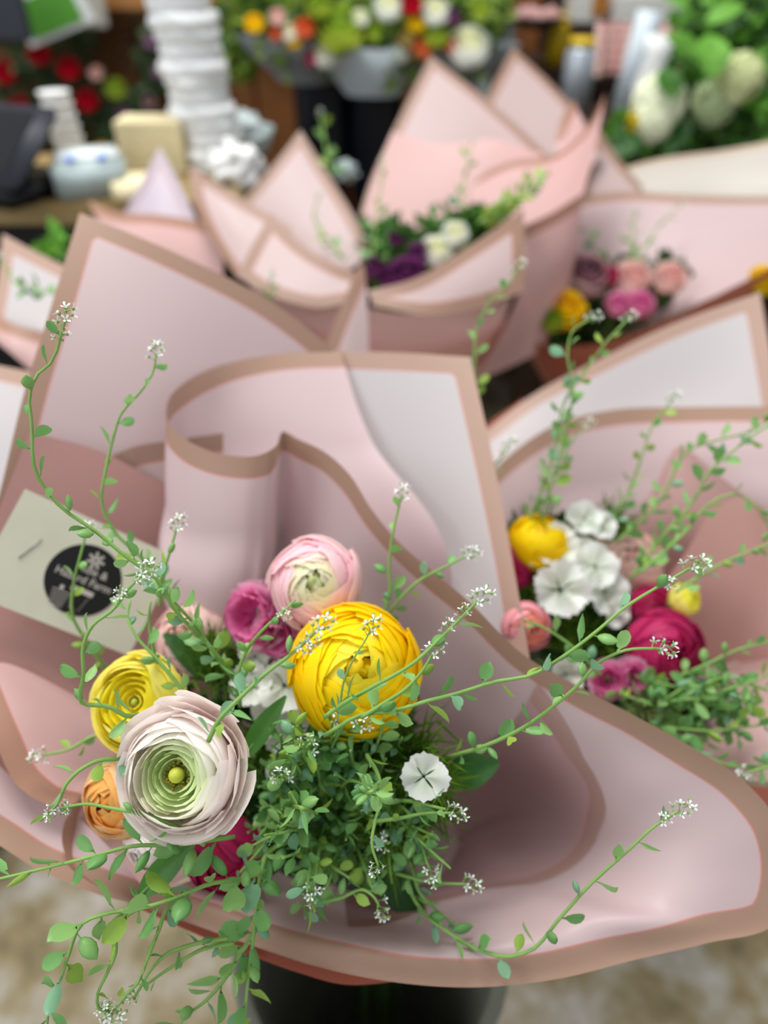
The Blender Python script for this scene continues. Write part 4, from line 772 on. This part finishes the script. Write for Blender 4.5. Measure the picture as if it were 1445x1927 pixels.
def sprig(label, path, tip='w', step=.0085, size=.0052, seed=0, extra=(), group='leafy green sprigs with tiny white heads', r=.00105, start=.05, tone=None, dense=1):
    rnd = random.Random(seed*7+3); S = smooth_path(path, 30); pts = [P(*s) for s in S]
    e = empty('green_sprig', tuple(pts[0])); tag(e, label, 'sprig', group); o0 = pts[0]; pts = [p-o0 for p in pts]
    MB().tube(pts, r, r*.55, 7).build('stem', STEM_MID, e)
    ln = [0]
    for a, b in zip(pts, pts[1:]): ln.append(ln[-1]+(b-a).length)
    tot = ln[-1]
    def at(s):
        i = 0
        while i < len(ln)-2 and ln[i+1] < s: i += 1
        f = (s-ln[i])/max(1e-9, ln[i+1]-ln[i]); return pts[i].lerp(pts[i+1], min(1, f)), (pts[i+1]-pts[i]).normalized()
    s = tot*start; ang = rnd.uniform(0, 6.28); ends = tot-(.006 if tip == 'w' else .001)
    while s < ends:
        p, t = at(s); ang += 2.4+rnd.uniform(-.5, .5); x = t.orthogonal().normalized(); x = Matrix.Rotation(ang, 3, t) @ x
        v = (t*rnd.uniform(.45, 1.0)+x).normalized(); f = 1-.5*s/tot; sc = size*1.42*rnd.uniform(.75, 1.15)*(.72+.45*f)
        kind = rnd.random(); tj = tone if tone is not None and rnd.random() < .7 else rnd.choice((0, 0, 1, 1, 1, 0, 2, 3))
        me = PODS[tj] if kind < .18 else LM[rnd.choice((0, 0, 1, 1, 2, 3)), tj]
        o = link('seed_pod' if kind < .18 else 'leaf', me, e); o.location = p; q = v.to_track_quat('Z', 'Y'); o.rotation_euler = (q.to_matrix() @ Matrix.Rotation(rnd.uniform(0, 6.28), 3, 'Z')).to_euler(); o.scale = (sc, sc, sc)
        s += step*rnd.uniform(.5, 1.3)*(.55+.9*s/tot)/dense
    k = 0
    for frac in ([1.0] if tip == 'w' else [])+list(extra):
        p, t = at(tot*frac); hw, hg = HEADS[(seed+k) % 4]; k += 1; v = t if frac == 1.0 else (t+Matrix.Rotation(rnd.uniform(0, 6), 3, t) @ t.orthogonal().normalized()).normalized()
        h = link('flower_head', hg, e); h.location = p+v*.002; h.rotation_euler = v.to_track_quat('Z', 'Y').to_euler(); sc = (1.12 if frac == 1.0 else .8); h.scale = (sc,)*3; link('floret_petals', hw, h)
    return e
SP = [
 ('long sprig climbing over the card to the top left, white head at its tip', [(440,1270,.37),(380,1200,.355),(330,1150,.34),(290,1085,.33),(240,1050,.325),(180,1000,.32),(110,950,.315),(68,890,.31),(60,800,.305),(56,740,.305),(70,705,.305),(100,678,.305),(112,640,.305),(122,603,.305)], dict(extra=(.965,))),
 ('sprig bending right in front of the tall blush sheet', [(330,1140,.40),(300,1080,.39),(262,1045,.385),(215,1000,.38),(192,950,.375),(200,880,.37),(214,820,.37),(226,782,.37),(268,732,.37),(290,695,.37),(293,668,.37)], {}),
 ('short sprig ending white against the paper column', [(300,1140,.38),(302,1095,.375),(316,1050,.37),(333,992,.37)], dict(step=.012)),
 ('leafy sprig rising over the card foot to the sticker edge', [(262,1345,.33),(240,1347,.322),(205,1330,.315),(152,1320,.31),(157,1270,.305),(158,1210,.302),(172,1180,.30),(215,1145,.30),(240,1110,.30),(272,1078,.30)], dict(extra=(.86, .955), size=.0056)),
 ('thin dark sprig standing behind the lemon ranunculus', [(340,1300,.37),(300,1255,.365),(286,1210,.36),(280,1160,.36),(284,1130,.36)], dict(tip='', step=.009)),
 ('curved thin sprig crossing the lemon ranunculus', [(350,1310,.35),(325,1275,.35),(290,1235,.35),(255,1195,.35),(240,1160,.352),(245,1130,.355)], dict(tip='')),
 ('dark sprig hanging in front of the sticker', [(200,1260,.42),(165,1210,.41),(137,1160,.40),(138,1100,.395),(150,1050,.39),(162,1005,.39)], dict(step=.012, size=.005, tone=3)),
 ('drooping sprig ending left of the apricot bloom', [(250,1420,.325),(225,1427,.32),(190,1430,.315),(155,1446,.31),(125,1475,.31),(108,1512,.31),(76,1544,.31)], dict(tip='', extra=(.84,), step=.012)),
 ('slender sprig running left under the open white ranunculus', [(385,1590,.315),(340,1560,.312),(285,1537,.31),(210,1521,.31),(160,1513,.31),(118,1520,.31)], dict(step=.017, size=.0045, tip='', extra=(.97,))),
 ('pale blurred sprig on the mauve inner sheet', [(210,1375,.40),(170,1388,.395),(130,1410,.39),(82,1421,.385)], dict(tone=3)),
 ('thick leafy sprig reaching the left edge of the frame', [(440,1575,.34),(390,1582,.33),(330,1590,.32),(250,1592,.315),(180,1610,.31),(100,1630,.31),(50,1642,.31),(-15,1657,.31)], dict(tip='', size=.0080, step=.0065, tone=1)),
 ('long arching sprig drooping to the bottom left', [(500,1640,.35),(450,1655,.335),(400,1662,.325),(330,1690,.315),(260,1710,.31),(205,1718,.31),(155,1738,.31),(128,1800,.31),(108,1860,.31),(92,1895,.31),(88,1945,.31)], dict(tip='', size=.0080, step=.006)),
 ('hooked sprig hanging below the arching one', [(300,1700,.32),(250,1715,.318),(218,1745,.316),(218,1790,.315),(200,1835,.315),(183,1875,.315),(186,1898,.315),(205,1905,.315)], dict(step=.011, size=.0052, extra=(.93,))),
 ('thin sprig with buds dropping to a white head at the bottom', [(345,1680,.33),(318,1705,.325),(295,1760,.32),(275,1810,.318),(262,1845,.316),(235,1875,.315),(214,1902,.315)], dict(step=.012, size=.0045)),
 ('short thin sprig with buds right of the hooked one', [(430,1765,.335),(360,1778,.33),(310,1798,.325),(280,1830,.322),(262,1862,.32),(252,1880,.32)], dict(step=.011, size=.004, tip='', extra=(.97,))),
 ('thin lower sprig slanting left across the floor', [(440,1775,.34),(385,1785,.335),(335,1812,.33),(300,1835,.328),(272,1855,.327)], dict(step=.011, size=.004, tip='')),
 ('stout upright stalk with hanging leaves beneath the cerise bloom', [(575,1570,.37),(500,1610,.36),(488,1660,.355),(480,1730,.35),(472,1800,.345),(465,1860,.342),(458,1940,.34)], dict(tip='', size=.0072, step=.005, r=.0013)),
 ('dense leafy sprig hanging down the wrap edge to the bottom', [(485,1745,.35),(455,1790,.345),(425,1840,.34),(385,1885,.337),(350,1912,.335),(320,1960,.335)], dict(tip='', size=.0074, step=.0048)),
 ('longest sprig sweeping right across the second bouquet to a white head', [(610,1385,.34),(680,1345,.333),(740,1338,.327),(800,1320,.32),(860,1305,.315),(930,1283,.31),(1000,1270,.305),(1060,1235,.30),(1120,1190,.297),(1180,1140,.295),(1240,1103,.293),(1300,1068,.292)], dict(extra=(.93,), size=.0062, step=.0105, r=.001)),
 ('crisp sprig crossing the golden ranunculus up to the right', [(610,1350,.325),(645,1325,.32),(700,1293,.312),(775,1250,.305),(840,1190,.30),(900,1130,.298)], dict(extra=(.9, .80), size=.0055, step=.0105)),
 ('crisp sprig rising from the white ranunculus to the pale pink one', [(392,1395,.30),(412,1355,.297),(440,1325,.295),(500,1268,.292),(555,1225,.29),(600,1182,.29)], dict(extra=(.9, .84), size=.0052, step=.010)),
 ('two forked sprig over the pink carnation', [(452,1330,.37),(448,1270,.36),(470,1215,.355),(500,1180,.35),(535,1150,.35),(556,1128,.35)], dict(tip='', size=.0055, extra=(.86,))),
 ('fine pale sprig standing in front of the golden petals', [(640,1330,.335),(645,1290,.333),(668,1235,.33),(690,1200,.33),(697,1185,.33)], dict(step=.016, size=.003, r=.0006)),
 ('thin sprig ending in a white head right of the golden ranunculus', [(680,1350,.33),(720,1325,.328),(765,1295,.325),(795,1262,.323),(815,1228,.322)], dict(step=.012)),
 ('arched sprig ending white over the magenta ranunculus', [(840,1425,.37),(900,1408,.35),(980,1372,.33),(1040,1330,.315),(1085,1292,.305),(1130,1245,.30),(1175,1224,.297),(1240,1220,.296)], dict(size=.0055, step=.009, r=.001)),
 ('lone sprig resting on the flared front paper', [(760,1655,.385),(795,1715,.378),(845,1755,.37),(900,1788,.362),(960,1800,.355),(1000,1788,.35),(1050,1732,.345),(1110,1665,.34),(1180,1602,.337),(1235,1552,.335),(1278,1526,.334)], dict(size=.0062, step=.0105, extra=(.955,))),
 ('short drooping sprig hanging from the tangle, pale bud tip', [(690,1420,.345),(712,1460,.335),(718,1500,.33),(706,1545,.327),(700,1590,.325),(712,1630,.325)], dict(step=.010, size=.0045, extra=(.98,), tip='')),
 ('level sprig with white head under the single white floret', [(700,1545,.345),(750,1540,.343),(800,1530,.34),(850,1530,.338)], dict(step=.016, size=.004)),
 ('sprig ending white on the rose paper right of the tangle', [(700,1630,.375),(750,1645,.37),(810,1660,.365),(880,1664,.36)], dict(step=.010)),
 ('sprig with a nodding white bud low in the tangle', [(590,1700,.365),(640,1690,.36),(685,1675,.355),(705,1690,.353),(714,1706,.353)], dict(step=.009)),
 ('upright fine sprig on the grey sheet', [(700,1190,.40),(732,1130,.395),(732,1060,.39),(742,990,.385),(755,935,.385)], dict(step=.010, size=.005)),
 ('side sprig leaning right from the fine upright one', [(715,1185,.40),(750,1130,.395),(790,1092,.39),(835,1068,.388),(880,1045,.386)], dict(step=.010, size=.005)),
 ('thick sprig running from the card toward the white florets', [(450,1290,.375),(410,1240,.365),(370,1180,.352),(325,1130,.342),(285,1080,.335),(250,1050,.332)], dict(tip='', size=.0062, step=.006)),
 ('leafy sprig pressed down along the foot of the tangle', [(740,1560,.39),(770,1620,.385),(790,1680,.38),(830,1720,.378),(860,1745,.376)], dict(tip='', size=.0055, step=.006)),
 # second bouquet
 ('tall double sprig standing left in the second bouquet, white head', [(1015,1000,.50),(1035,920,.49),(1062,820,.48),(1078,730,.47),(1068,660,.465),(1078,622,.465),(1112,600,.465)], dict(size=.0062, step=.0065)),
 ('sprig leaning right beside the tall double sprig', [(990,1000,.50),(1040,860,.49),(1070,740,.48),(1100,700,.475),(1140,645,.472),(1180,602,.47)], dict(size=.006, step=.007)),
 ('small sprig head peeping past the grey sheet edge', [(905,910,.50),(925,880,.495),(945,858,.49),(958,838,.49)], dict(step=.02)),
 ('pale small sprig head on the tan border of the second wrap', [(1055,870,.54),(1075,830,.535),(1103,802,.53)], dict(step=.02)),
 ('leafy sprig rising at the middle of the second bouquet', [(1140,1000,.51),(1185,920,.505),(1210,850,.50),(1228,800,.50),(1265,752,.50)], dict(step=.007)),
 ('sprig arching to the right edge of the second bouquet', [(1160,1020,.50),(1240,945,.49),(1300,845,.485),(1350,828,.48),(1410,812,.475),(1455,785,.47)], dict(tip='', step=.008, size=.006)),
 ('lower arching sprig in the second bouquet reaching the right edge', [(1185,1090,.48),(1255,1000,.47),(1310,935,.465),(1330,895,.46),(1390,840,.455),(1460,790,.45)], dict(tip='', step=.006, size=.0066)),
 ('hooked sprig over the salmon fold of the second wrap', [(1200,1080,.46),(1290,1000,.455),(1340,945,.45),(1385,930,.448),(1425,955,.446),(1455,1010,.445)], dict(tip='', step=.008)),
 ('sprig crossing the salmon fold toward the right edge', [(1270,1115,.45),(1340,1070,.445),(1400,1042,.44),(1470,1015,.44)], dict(tip='', step=.007)),
 ('sprig right of the magenta ranunculus, upper', [(1270,1275,.45),(1330,1250,.445),(1390,1222,.44),(1460,1205,.44)], dict(tip='', step=.007)),
 ('dense sprig right of the magenta ranunculus, lower', [(1260,1320,.44),(1330,1310,.435),(1390,1290,.43),(1460,1265,.43)], dict(tip='', step=.005, size=.0066)),
 ('dense low sprig along the front of the second bouquet', [(1170,1370,.44),(1250,1370,.435),(1340,1375,.43),(1460,1360,.43)], dict(tip='', step=.005, size=.0066)),
 ('lowest sprig of the second bouquet over the rose paper', [(1230,1390,.43),(1300,1410,.425),(1370,1440,.42),(1460,1440,.42)], dict(tip='', step=.006, size=.006)),
 ('small budded sprig at the wrap edge of the second bouquet', [(1460,1440,.415),(1430,1447,.412),(1405,1455,.41)], dict(step=.02)),
 ('curving sprig below the pink bud of the second bouquet', [(1130,1270,.42),(1080,1220,.41),(1030,1185,.405),(985,1165,.40)], dict(tip='', step=.012)),
 # behind
 ('tall sprig rising behind the pale grey corner', [(895,760,.52),(893,690,.515),(900,610,.51),(925,565,.505),(960,530,.50),(975,505,.50)], dict(step=.009, size=.0062)),
 ('blurred sprig over the purple blooms of the far middle bouquet', [(700,520,.80),(705,440,.80),(715,360,.80),(720,305,.80)], dict(size=.009, step=.014, r=.0014)),
 ('blurred sprig before the tallest pointed paper', [(880,430,.86),(868,370,.86),(878,320,.86),(888,270,.86)], dict(size=.009, step=.014, r=.0014)),
 ('thick green spike over the front flap of the far middle bouquet', [(900,420,.76),(940,395,.755),(980,365,.75),(1028,325,.75)], dict(tip='', size=.008, step=.0025, r=.002, tone=3)),
 ('blurred sprig on the pointed paper left of the purple blooms', [(650,490,.82),(610,440,.82),(590,410,.82),(600,370,.82)], dict(size=.008, step=.014, r=.0014)),
 ('blurred sprig in front of the navy bucket', [(625,330,.98),(612,270,.98),(603,215,.98)], dict(size=.010, step=.016, r=.0016)),
 ('blurred leaning sprig over the dusty blooms', [(1180,520,.90),(1210,470,.90),(1235,430,.90),(1280,385,.90)], dict(size=.009, step=.014, r=.0012)),
 ('small blurred sprig left of the dusty blooms', [(1130,500,.90),(1115,460,.90),(1100,430,.90)], dict(size=.009, step=.012, r=.0012, tip='')),
 ('blurred upright sprig above the dusty blooms', [(1185,500,.92),(1190,440,.92),(1195,400,.92)], dict(size=.009, step=.012, r=.0012)),
 ('faint sprig on the grey paper at the left edge', [(75,560,.66),(40,540,.66),(15,515,.66),(2,490,.66)], dict(size=.007, step=.010)),
 ('second faint sprig low on the left edge paper', [(140,560,.66),(90,550,.66),(55,535,.66)], dict(size=.007, step=.008, tip='')),
 ('small faint sprig before the front flap of the far middle bouquet', [(498,610,.745),(500,580,.70),(505,548,.68),(510,522,.67)], dict(size=.006, step=.006)),
]
for i, (lab, path, kw) in enumerate(SP): sprig(lab, path, seed=i, **kw)
# the tangle of short sprigs at the heart of the nearest bouquet
rnd = random.Random(77)
for i in range(76):
    a = rnd.uniform(0, 2*PI); bx, by = 620+120*math.cos(a)*rnd.random(), 1510+100*math.sin(a)*rnd.random(); d0 = rnd.uniform(.385, .42)
    tx_, ty_ = bx+rnd.uniform(30, 150)*math.cos(a), by+rnd.uniform(40, 180)*math.sin(a)
    tx_ = max(440, min(890, tx_)); ty_ = max(1350, min(1750, ty_))
    if tx_ < 520 and ty_ < 1560: tx_ += 90
    if 745 < tx_ < 850 and 1400 < ty_ < 1520: ty_ += 120
    d1 = d0-rnd.uniform(.035, .06); mx_, my_ = (bx+tx_)/2+rnd.uniform(-25, 25), (by+ty_)/2+rnd.uniform(-25, 15)
    sprig('short leafy sprig in the tangle at the heart of the nearest bouquet', [(bx, by, d0), (mx_, my_, (d0+d1)/2-.006), (tx_, ty_, d1)], tip='w' if i % 9 == 0 else '', size=.0058, step=.0052, seed=200+i, group='short sprigs of the tangle in the nearest bouquet')
for i in range(26):
    bx, by = rnd.uniform(1150, 1400), rnd.uniform(1290, 1400); d0 = .46
    sprig('short leafy sprig in the undergrowth at the front of the second bouquet', [(bx, by, d0), (bx+rnd.uniform(-30, 30), by-rnd.uniform(0, 20), d0-.012), (bx+rnd.uniform(-70, 70), by+rnd.uniform(-50, 25), d0-.02)], tip='', size=.006, step=.006, seed=300+i, group='short sprigs in the second bouquet')

# dark leafy filling low inside the bouquets
def fill(label, centres, n, size, seed, mat):
    pts = [tuple(P(*c_[:3]))+(c_[3],) for c_ in centres]; return foliage_mass('leafy_filling', label, 'foliage', pts, None, n, size, seed, mat)
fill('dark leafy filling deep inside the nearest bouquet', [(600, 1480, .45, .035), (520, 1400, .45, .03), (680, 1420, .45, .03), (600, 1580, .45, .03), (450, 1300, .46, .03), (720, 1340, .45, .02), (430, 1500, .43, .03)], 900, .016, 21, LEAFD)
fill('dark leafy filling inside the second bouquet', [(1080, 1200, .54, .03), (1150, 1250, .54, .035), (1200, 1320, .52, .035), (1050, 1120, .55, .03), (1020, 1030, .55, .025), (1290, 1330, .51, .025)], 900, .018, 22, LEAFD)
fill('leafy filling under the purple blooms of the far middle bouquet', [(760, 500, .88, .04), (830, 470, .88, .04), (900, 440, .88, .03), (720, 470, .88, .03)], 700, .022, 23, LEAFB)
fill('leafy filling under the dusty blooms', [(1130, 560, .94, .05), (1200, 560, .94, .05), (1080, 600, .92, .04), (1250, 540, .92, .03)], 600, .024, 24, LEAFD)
fill('bright leaf cluster above the left edge bouquet', [(110, 475, .82, .014)], 40, .022, 25, LEAFR)

# ------------------------------------------------------------------ second bouquet blooms
for i, (px, py, d, dm, tx, ty, lab) in enumerate(((1055, 1110, .46, .036, -.1, .1, 'largest flat white dianthus floret of the second bouquet'), (1050, 1030, .49, .032, 0, .5, 'white dianthus floret beside the yellow bloom in the second bouquet'), (1120, 1065, .48, .032, .1, .3, 'white dianthus floret at the middle of the second cluster'), (1140, 1115, .48, .032, .3, 0, 'white dianthus floret right of the largest flat one'), (1100, 975, .50, .026, 0, .5, 'white dianthus floret highest in the second bouquet'), (1130, 990, .50, .022, .2, .4, 'small white floret touching the highest one'), (1160, 1150, .48, .022, .4, 0, 'shaded white floret above the magenta ranunculus'), (1010, 1040, .49, .02, -.3, .4, 'small white floret nearest the grey sheet edge'), (1065, 1270, .46, .026, .2, 0, 'white floret low against the tan rim of the nearest wrap'), (1085, 1045, .495, .028, -.2, .5, 'white floret tucked between the others in the second cluster'))):
    dianthus(px, py, d, dm, lab, tx, ty, TB, i+31)
ranunculus('ranunculus', 'yellow ranunculus top edge showing behind the white florets', 1012, 1020, .50, .042, [Y1, Y2, Y2], tx=0, ty=.9, layers=8, openness=1.95, inner=2.2, throat=TB, seed=11)
ranunculus('ranunculus', 'cerise magenta ranunculus of the second bouquet', 1250, 1220, .47, .050, [M1, M1, M2], tx=.1, ty=.1, layers=9, openness=1.95, inner=2.3, throat=TB, seed=12)
ranunculus('ranunculus', 'magenta bloom partly behind the white florets', 1228, 1150, .50, .036, [M1, M2], tx=.0, ty=.3, layers=7, openness=1.9, inner=2.2, throat=TB, seed=13)
ranunculus('ranunculus', 'blush peach ranunculus behind the white florets', 1180, 1060, .53, .052, [('peachy_outer', (238, 200, 180), (248, 222, 206)), BL1, BL2], tx=-.1, ty=.5, layers=8, openness=1.95, inner=2.2, throat=TB, seed=14)
ranunculus('ranunculus', 'coral pink bud beside the grey sheet edge', 990, 1180, .44, .030, [('coralpink_outer', (232, 130, 140), (244, 180, 186)), ('coralpink_inner', (220, 96, 90), (240, 160, 140))], tx=.2, ty=.1, layers=7, openness=2.0, inner=2.3, throat=TB, seed=15)
ranunculus('ranunculus', 'dark cerise bloom hidden at the grey sheet edge', 958, 1065, .50, .034, [M1, M2], tx=-.2, ty=.3, layers=6, openness=1.95, inner=2.2, throat=TB, seed=16)
ranunculus('ranunculus', 'pale yellow bud right of the magenta bloom', 1288, 1128, .48, .022, [LY1, LY2], tx=.5, ty=.4, layers=5, openness=1.9, inner=2.1, throat=TB, seed=17)
carnation(1190, 1275, .45, .022, [CA1, CA2], 'small bright pink carnation under the magenta ranunculus', 0, .1, TB, 5)
carnation(1145, 1280, .45, .022, [CA1, CA2], 'lilac pink carnation left of the bright pink one', -.2, .1, TB, 6)
whiskers(1212, 1335, .44, .014, 90, 'round brownish green seed head below the pink carnations', 31, TB, material('seed_head', (128, 140, 84), .6, .2, .3, 100))
for i, (px, py, d, r, lab) in enumerate(((1020, 1080, .51, .03, 'green bract tuft under the yellow top edge bloom'), (1100, 1210, .50, .03, 'green bract tuft below the largest flat floret'), (1150, 1180, .51, .03, 'green bract tuft beside the magenta bloom'), (1150, 985, .53, .02, 'green bract tuft behind the highest floret'))):
    whiskers(px, py, d, r, 150, lab, 40+i, TB, WHISK if i != 2 else LEAFD)
# far bouquets' blooms
for i, (px, py, d, dm, cc, lab, T) in enumerate(((765, 512, .80, .040, C_PUR, 'purple bloom lowest in the far middle bouquet', TC), (735, 520, .80, .028, C_PUR, 'small purple bloom left of the lowest one', TC), (700, 500, .80, .028, C_PUR, 'dark purple bloom at the pleat of the far middle wrap', TC), (748, 445, .84, .022, C_PUR, 'small plum bloom high among the leaves', TC), (790, 475, .82, .028, C_PUR, 'plum bloom in the middle of the far middle bouquet', TC), (822, 470, .82, .038, C_WHI, 'cream bloom in the far middle bouquet', TC), (857, 438, .82, .030, C_WHI, 'bright white bloom beside the cream one', TC), (925, 405, .80, .022, C_GRN, 'yellow green bud beneath the thick green spike', TC), (835, 500, .83, .035, C_GRN, 'olive bloom beneath the cream one', TC),
    (1105, 515, .86, .058, C_DUS, 'dusty mauve ranunculus with a dark eye', TD), (1192, 520, .86, .045, C_BLU, 'blush bloom right of the dusty mauve ranunculus', TD), (1150, 518, .86, .024, C_MAG, 'small magenta bloom between the dusty and blush ones', TD), (1205, 570, .84, .034, C_PIN, 'rosy pink bloom lowest among the dusty ones', TD), (1165, 570, .84, .030, C_PIN, 'pink bloom left of the lowest rosy one', TD), (1262, 520, .85, .040, C_BLU, 'shell pink bloom at the right of the dusty bouquet', TD), (1062, 580, .84, .050, C_YEL, 'shaded yellow bloom low in the dusty bouquet', TD), (1040, 600, .83, .03, C_GRN, 'pale green bloom at the dark edge of the dusty bouquet', TD), (1440, 525, .80, .035, C_YEL, 'yellow bloom at the right edge above the grey sheet', TD))):
    small_ranunculus(px, py, d, dm, cc, lab, None, T, tx=0, ty=.35, seed=70+i)
